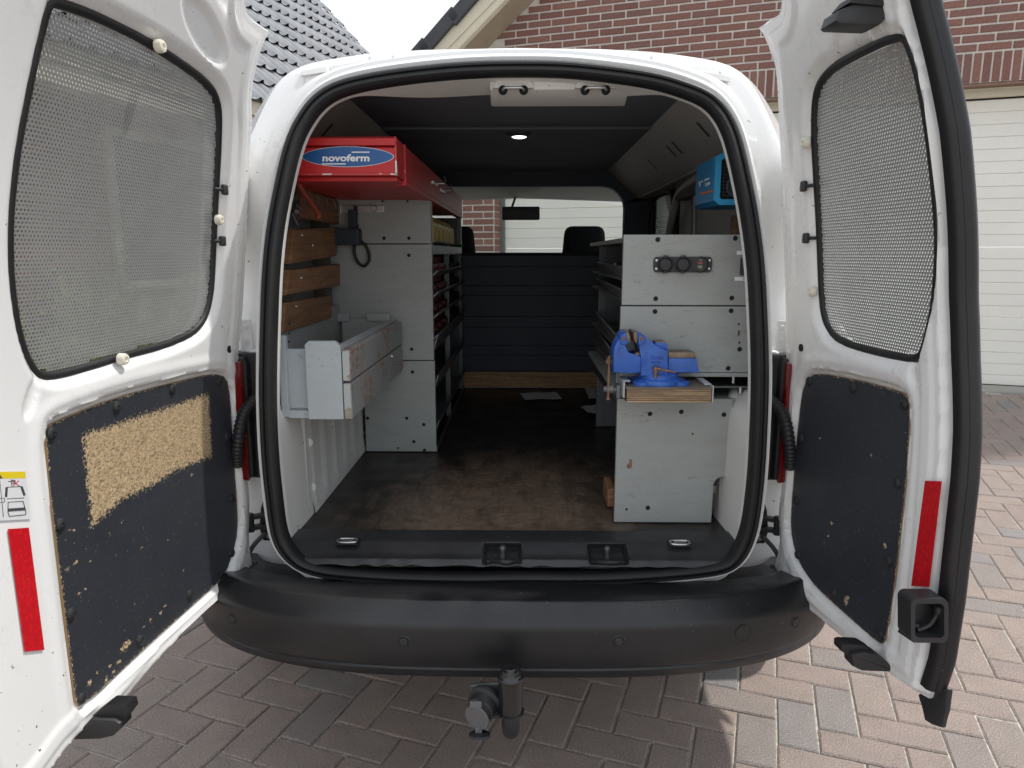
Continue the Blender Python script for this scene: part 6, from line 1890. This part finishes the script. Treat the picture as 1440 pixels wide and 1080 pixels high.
vpr([Z(370, 200), Z(398, 196), Z(412, 240), Z(404, 300), Z(385, 305), Z(368, 250)], y0 - .013, .080, 'jaw_plate', 'rust2', .001)
# raised ribs, set screw and nut on the vise body
vpr([Z(455, 560), Z(462, 440), Z(470, 440), Z(466, 560)], y0 - .0075, .004, 'cast_rib', bev=.001)
vpr([Z(488, 600), Z(492, 400), Z(503, 400), Z(500, 600)], y0 - .0075, .004, 'cast_rib', bev=.001)
vpr([Z(205, 400), Z(232, 330), Z(242, 336), Z(216, 404)], y0 - .003, .004, 'cast_rib', bev=.001)
for (zx, zy) in ((268, 262), (452, 262)):
    p = onY(*Z(zx, zy), y0 - .012); b = MB(); b.lathe((p.x, y0 - .0115, p.z), (0, -1, 0), [(.0045, 0), (.0040, .0016), (.0022, .0018), (.0020, .0006), (0, .0006)], 12); b.done('jaw_screw', M['rust'], vs, True, 40)
# base plates
cbx = onY(925, 540, VY).x
zb0 = zt2
b = MB()
b.lathe((cbx, VY, zb0), (0, 0, 1), [(.052, 0), (.053, .003), (.052, .010), (.047, .013), (.044, .014), (.044, .022), (.041, .025), (.030, .027), (0, .027)], 40)
for (dx, dy) in ((.045, -.022), (.045, .022), (-.04, -.025), (-.04, .025)): b.lathe((cbx + dx, VY + dy, zb0), (0, 0, 1), [(.020, 0), (.020, .007), (.015, .009), (0, .009)], 18)
o = b.done('swivel_base', M['vise'], vs, True, 40)
for v in o.data.vertices: pass
# swivel lock bolt and lever
p = onY(*Z(592, 640), VY - .045); q = onY(*Z(592, 550), VY - .045)
b = MB(); b.cyl((p.x, VY - .043, p.z - .004), (q.x, VY - .043, q.z), .0045, 12); b.lathe((q.x, VY - .043, q.z - .008), (0, 0, 1), [(.006, 0), (.0065, .004), (.005, .009), (0, .010)], 14)
r0, r1 = onY(*Z(600, 565), VY - .045), onY(*Z(800, 605), VY - .060)
b.tube([r0, r1], .003, 10, rf=lambda i: .0032 if i == 0 else .0018); b.done('swivel_lever', M['rust'], vs, True, 50)
# spindle head and handle
p = onY(*Z(118, 500), VY - .005); qz = onY(*Z(118, 885), VY - .02); xj = onY(*Z(168, 500), VY).x
b = MB(); b.cyl((xj, VY - .001, p.z), (p.x, VY - .001, p.z), .007, 14); b.lathe((p.x - .008, VY - .001, p.z), (1, 0, 0), [(0, 0), (.008, .002), (.0105, .008), (.0095, .014), (.006, .016)], 18)
b.cyl((p.x, VY - .010, p.z + .012), (p.x - .001, VY - .012, qz.z), .0035, 12); b.lathe((p.x - .001, VY - .012, qz.z), (0, 0, 1), [(0, -.003), (.005, 0), (.005, .004), (.003, .006)], 12); b.lathe((p.x, VY - .010, p.z + .012), (0, 0, 1), [(.0045, -.002), (.005, .002), (0, .005)], 12)
b.done('spindle_handle', M['rust'], vs, True, 50)
for (zx, zy, s_, h_) in ((605, 458, 'IRWIN', .0085), (590, 502, 'RECORD', .0050)):
    p = onY(*Z(zx, zy), y0 - .0045); mw = Matrix(((1, 0, 0, p.x), (0, 0, -1, y0 - .0044), (0, 1, 0, p.z), (0, 0, 0, 1)))
    text('cast_lettering', s_, h_ * 1.25, mw, mat('vise_lettering', (.014, .075, .40), .5), vs, .0006, .00018, .92)
# clamp below left of the board
p = onY(862, 547, .03); ct = thing('screw_clamp', p, 'grey steel screw clamp head left of the laminated board', 'clamp')
b = MB(); b.cyl((p.x - .018, .03, p.z), (bx0 - .006, .03, p.z - .002), .007, 14); b.lathe((p.x - .022, .03, p.z), (1, 0, 0), [(0, 0), (.006, .001), (.006, .006), (.010, .008), (.010, .022), (.007, .024)], 16); b.box((bx0 - .012, .03, p.z - .004), (.010, .03, .03), None, .003)
b.done('clamp_screw', M['grey_shelf'], ct, True, 40)

# ------------------------------------------------------------------ inverter and things on the right wall
ix = .50
fy = .10
pA, pB = onY(1001, 217, fy), onY(1012, 288, fy)
inv = thing('power_inverter', (.53, fy + .08, 1.30), 'blue power inverter with a black grille face and orange stripe on the right wall', 'inverter')
sx0 = onY(1006, 250, fy).x; ztI, zbI = onY(1003, 212, fy).z, onY(1010, 288, fy).z
depth = onX(980, 250, sx0).y - fy
P = [(sx0, fy, zbI + .010), (sx0 + .012, fy, zbI), (.545, fy, zbI), (.545, fy, ztI + .006), (sx0 + .030, fy, ztI + .004), (sx0, fy, ztI - .012)]
b = MB(); b.prism([(x, fy + .012, z) for x, y, z in P], (0, depth, 0), .004); b.done('case', M['inv_blue'], inv)
b = MB()
inn_ = [(sx0 + .012, fy, zbI + .012), (.540, fy, zbI + .012), (.540, fy, ztI - .006), (sx0 + .032, fy, ztI - .008), (sx0 + .012, fy, ztI - .020)]
V = [(x, fy - .002, z) for x, y, z in P] + [(x, fy + .014, z) for x, y, z in P]
# front bezel as ring pieces
b.prism([(P[0][0], fy, P[0][2]), (P[1][0], fy, P[1][2]), (inn_[0][0] + .004, fy, inn_[0][2]), (inn_[0][0], fy, inn_[0][2] + .004)], (0, .014, 0))
b.prism([P[1], P[2], inn_[1], (inn_[0][0] + .004, fy, inn_[0][2])], (0, .014, 0)); b.prism([P[2], P[3], inn_[2], inn_[1]], (0, .014, 0)); b.prism([P[3], P[4], inn_[3], inn_[2]], (0, .014, 0)); b.prism([P[4], P[5], inn_[4], inn_[3]], (0, .014, 0)); b.prism([P[5], P[0], (inn_[0][0], fy, inn_[0][2] + .004), inn_[4]], (0, .014, 0))
b.done('front_bezel', M['inv_blue2'], inv)
b = MB(); b.prism([(x, fy + .010, z) for x, y, z in inn_], (0, .004, 0)); b.done('front_plate', M['dark'], inv)
b = MB()
for k in range(11): z = zbI + .02 + k * (ztI - zbI - .04) / 10; b.bx(sx0 + .016, .538, fy + .004, fy + .010, z, z + .0022)
for k in range(6): x = sx0 + .02 + k * .012; b.bx(x, x + .0015, fy + .005, fy + .009, zbI + .016, ztI - .024)
b.done('grille', M['plastic'], inv)
c = Vector((sx0 + .050, fy + .006, zbI + .040)); b = MB(); b.lathe(c, (0, -1, 0), [(.024, 0), (.024, .003), (.021, .004), (.020, .002), (0, .002)], 26); b.lathe(c + Vector((.0, -.002, 0)), (0, -1, 0), [(.0035, 0), (0, .002)], 10); b.done('fan_socket', M['black_blue'], inv, True, 40)
# side print: light marks, lettering, orange bar (on the face towards the aisle)
def side(px, py): return onX(px, py, sx0 - .0006)
def sideq(pts, name, m): b = MB(); b.prism([side(*p) for p in pts], (-.0006, 0, 0)); return b.done(name, M[m], inv)
sideq([(985, 271.5), (1002, 267), (1002.5, 269.8), (985.5, 274.3)], 'orange_bar', 'orange')
sideq([(982.5, 256), (988.5, 254), (988.5, 255.5), (982.8, 257.5)], 'printed_mark', 'logo_white'); sideq([(983, 257), (984.6, 256.5), (985, 262), (983.8, 262.5)], 'printed_mark', 'logo_white')
for (px, py, s_, h_) in ((994, 252.5, 'INVERTER', .0058), (995, 259, '12 | 230', .0085)):
    p = side(px, py); d0 = (side(px + 4, py - 1.1) - side(px - 4, py + 1.1)).normalized()
    mw = Matrix(((0, 0, -1, sx0 - .0012), (-1, 0, 0, p.y), (0, 1, 0, p.z), (0, 0, 0, 1)))
    text('lettering', s_, h_, mw, M['logo_white'], inv, .0002, .0002, 1.5)
# wood block and sticks behind it
p0, p1 = onX(953, 238, .56), onX(982, 272, .56)
b = MB(); b.bx(.555, .598, p1.y, p0.y, p1.z, p0.z + .01, .003); o = b.done('wooden_block', M['wood_dark'], None); tag(o, 'dark weathered wooden block on the right wall beside the inverter', 'block')
b = MB(); b.bx(.545, .570, .20, .26, .93, 1.33, .002); o = b.done('wooden_batten', M['wood'], None); tag(o, 'upright brown batten below the inverter in the right corner', 'batten')
b = MB(); b.bx(.550, .575, .265, .325, .93, 1.325, .002); o = b.done('wooden_batten', M['wood_pale'], None); tag(o, 'paler upright batten just behind the brown one below the inverter', 'batten')
b = MB()
p2 = onX(977, 276, .565); p3 = onX(986, 328, .565)
b.cyl((.565, p2.y, p2.z), (.555, p3.y, 1.0), .006, 10); o = b.done('metal_tube', M['steel'], None); tag(o, 'thin bright metal tube standing behind the right cabinet', 'tube')
b = MB(); b.cyl((.572, p2.y + .05, p2.z), (.562, p3.y + .05, 1.0), .005, 10); o = b.done('wooden_stick', M['wood_dark'], None); tag(o, 'thin dark stick leaning beside the bright metal tube', 'stick')
b = MB(); b.tube(spline([(.56, .19, 1.305), (.55, .205, 1.28), (.552, .22, 1.24), (.56, .23, 1.18)], 5), .004, 8); o = b.done('cable', M['rubber'], None, True, 80); tag(o, 'short black cable drooping under the blue inverter', 'cable')

# ------------------------------------------------------------------ papers and offcut on the floor
def sheet(pts, label, lift=.0):
    P = [onZ(x, y, .604 + lift) for x, y in pts]
    n = 8; V = []; F = []
    for i in range(n + 1):
        for j in range(n + 1):
            u, v = i / n, j / n; a = P[0].lerp(P[1], u); c = P[3].lerp(P[2], u); q = a.lerp(c, v)
            V.append((q.x, q.y, q.z + .006 * (u - .5) ** 2 + .004 * math.sin(u * 4 + v * 3) ** 2 + .001))
    for i in range(n):
        for j in range(n): a = i * (n + 1) + j; F.append((a, a + 1, a + n + 2, a + n + 1))
    o = pyd('paper_sheet', V, F, M['paper'], None, True); tag(o, label, 'paper', 'loose papers on the load floor')
sheet([(730, 554), (781, 552), (791, 562), (738, 563)], 'white paper sheet lying alone in the middle of the dark floor')
sheet([(821, 545), (838, 546), (838, 561), (828, 562)], 'crumpled white paper by the foot of the right shelf upright', .004)
sheet([(815, 573), (838, 570), (838, 583), (826, 581)], 'pale paper corner sticking out beneath the scraper', .001)
p = onZ(864, 668, .602)
b = MB(); b.box((xL2 + .004, RYC + .14, .63), (.02, .10, .05), None, .006); o = b.done('wood_offcut', M['wood'], None); tag(o, 'small brown wood offcut against the side of the lower right panel', 'offcut')
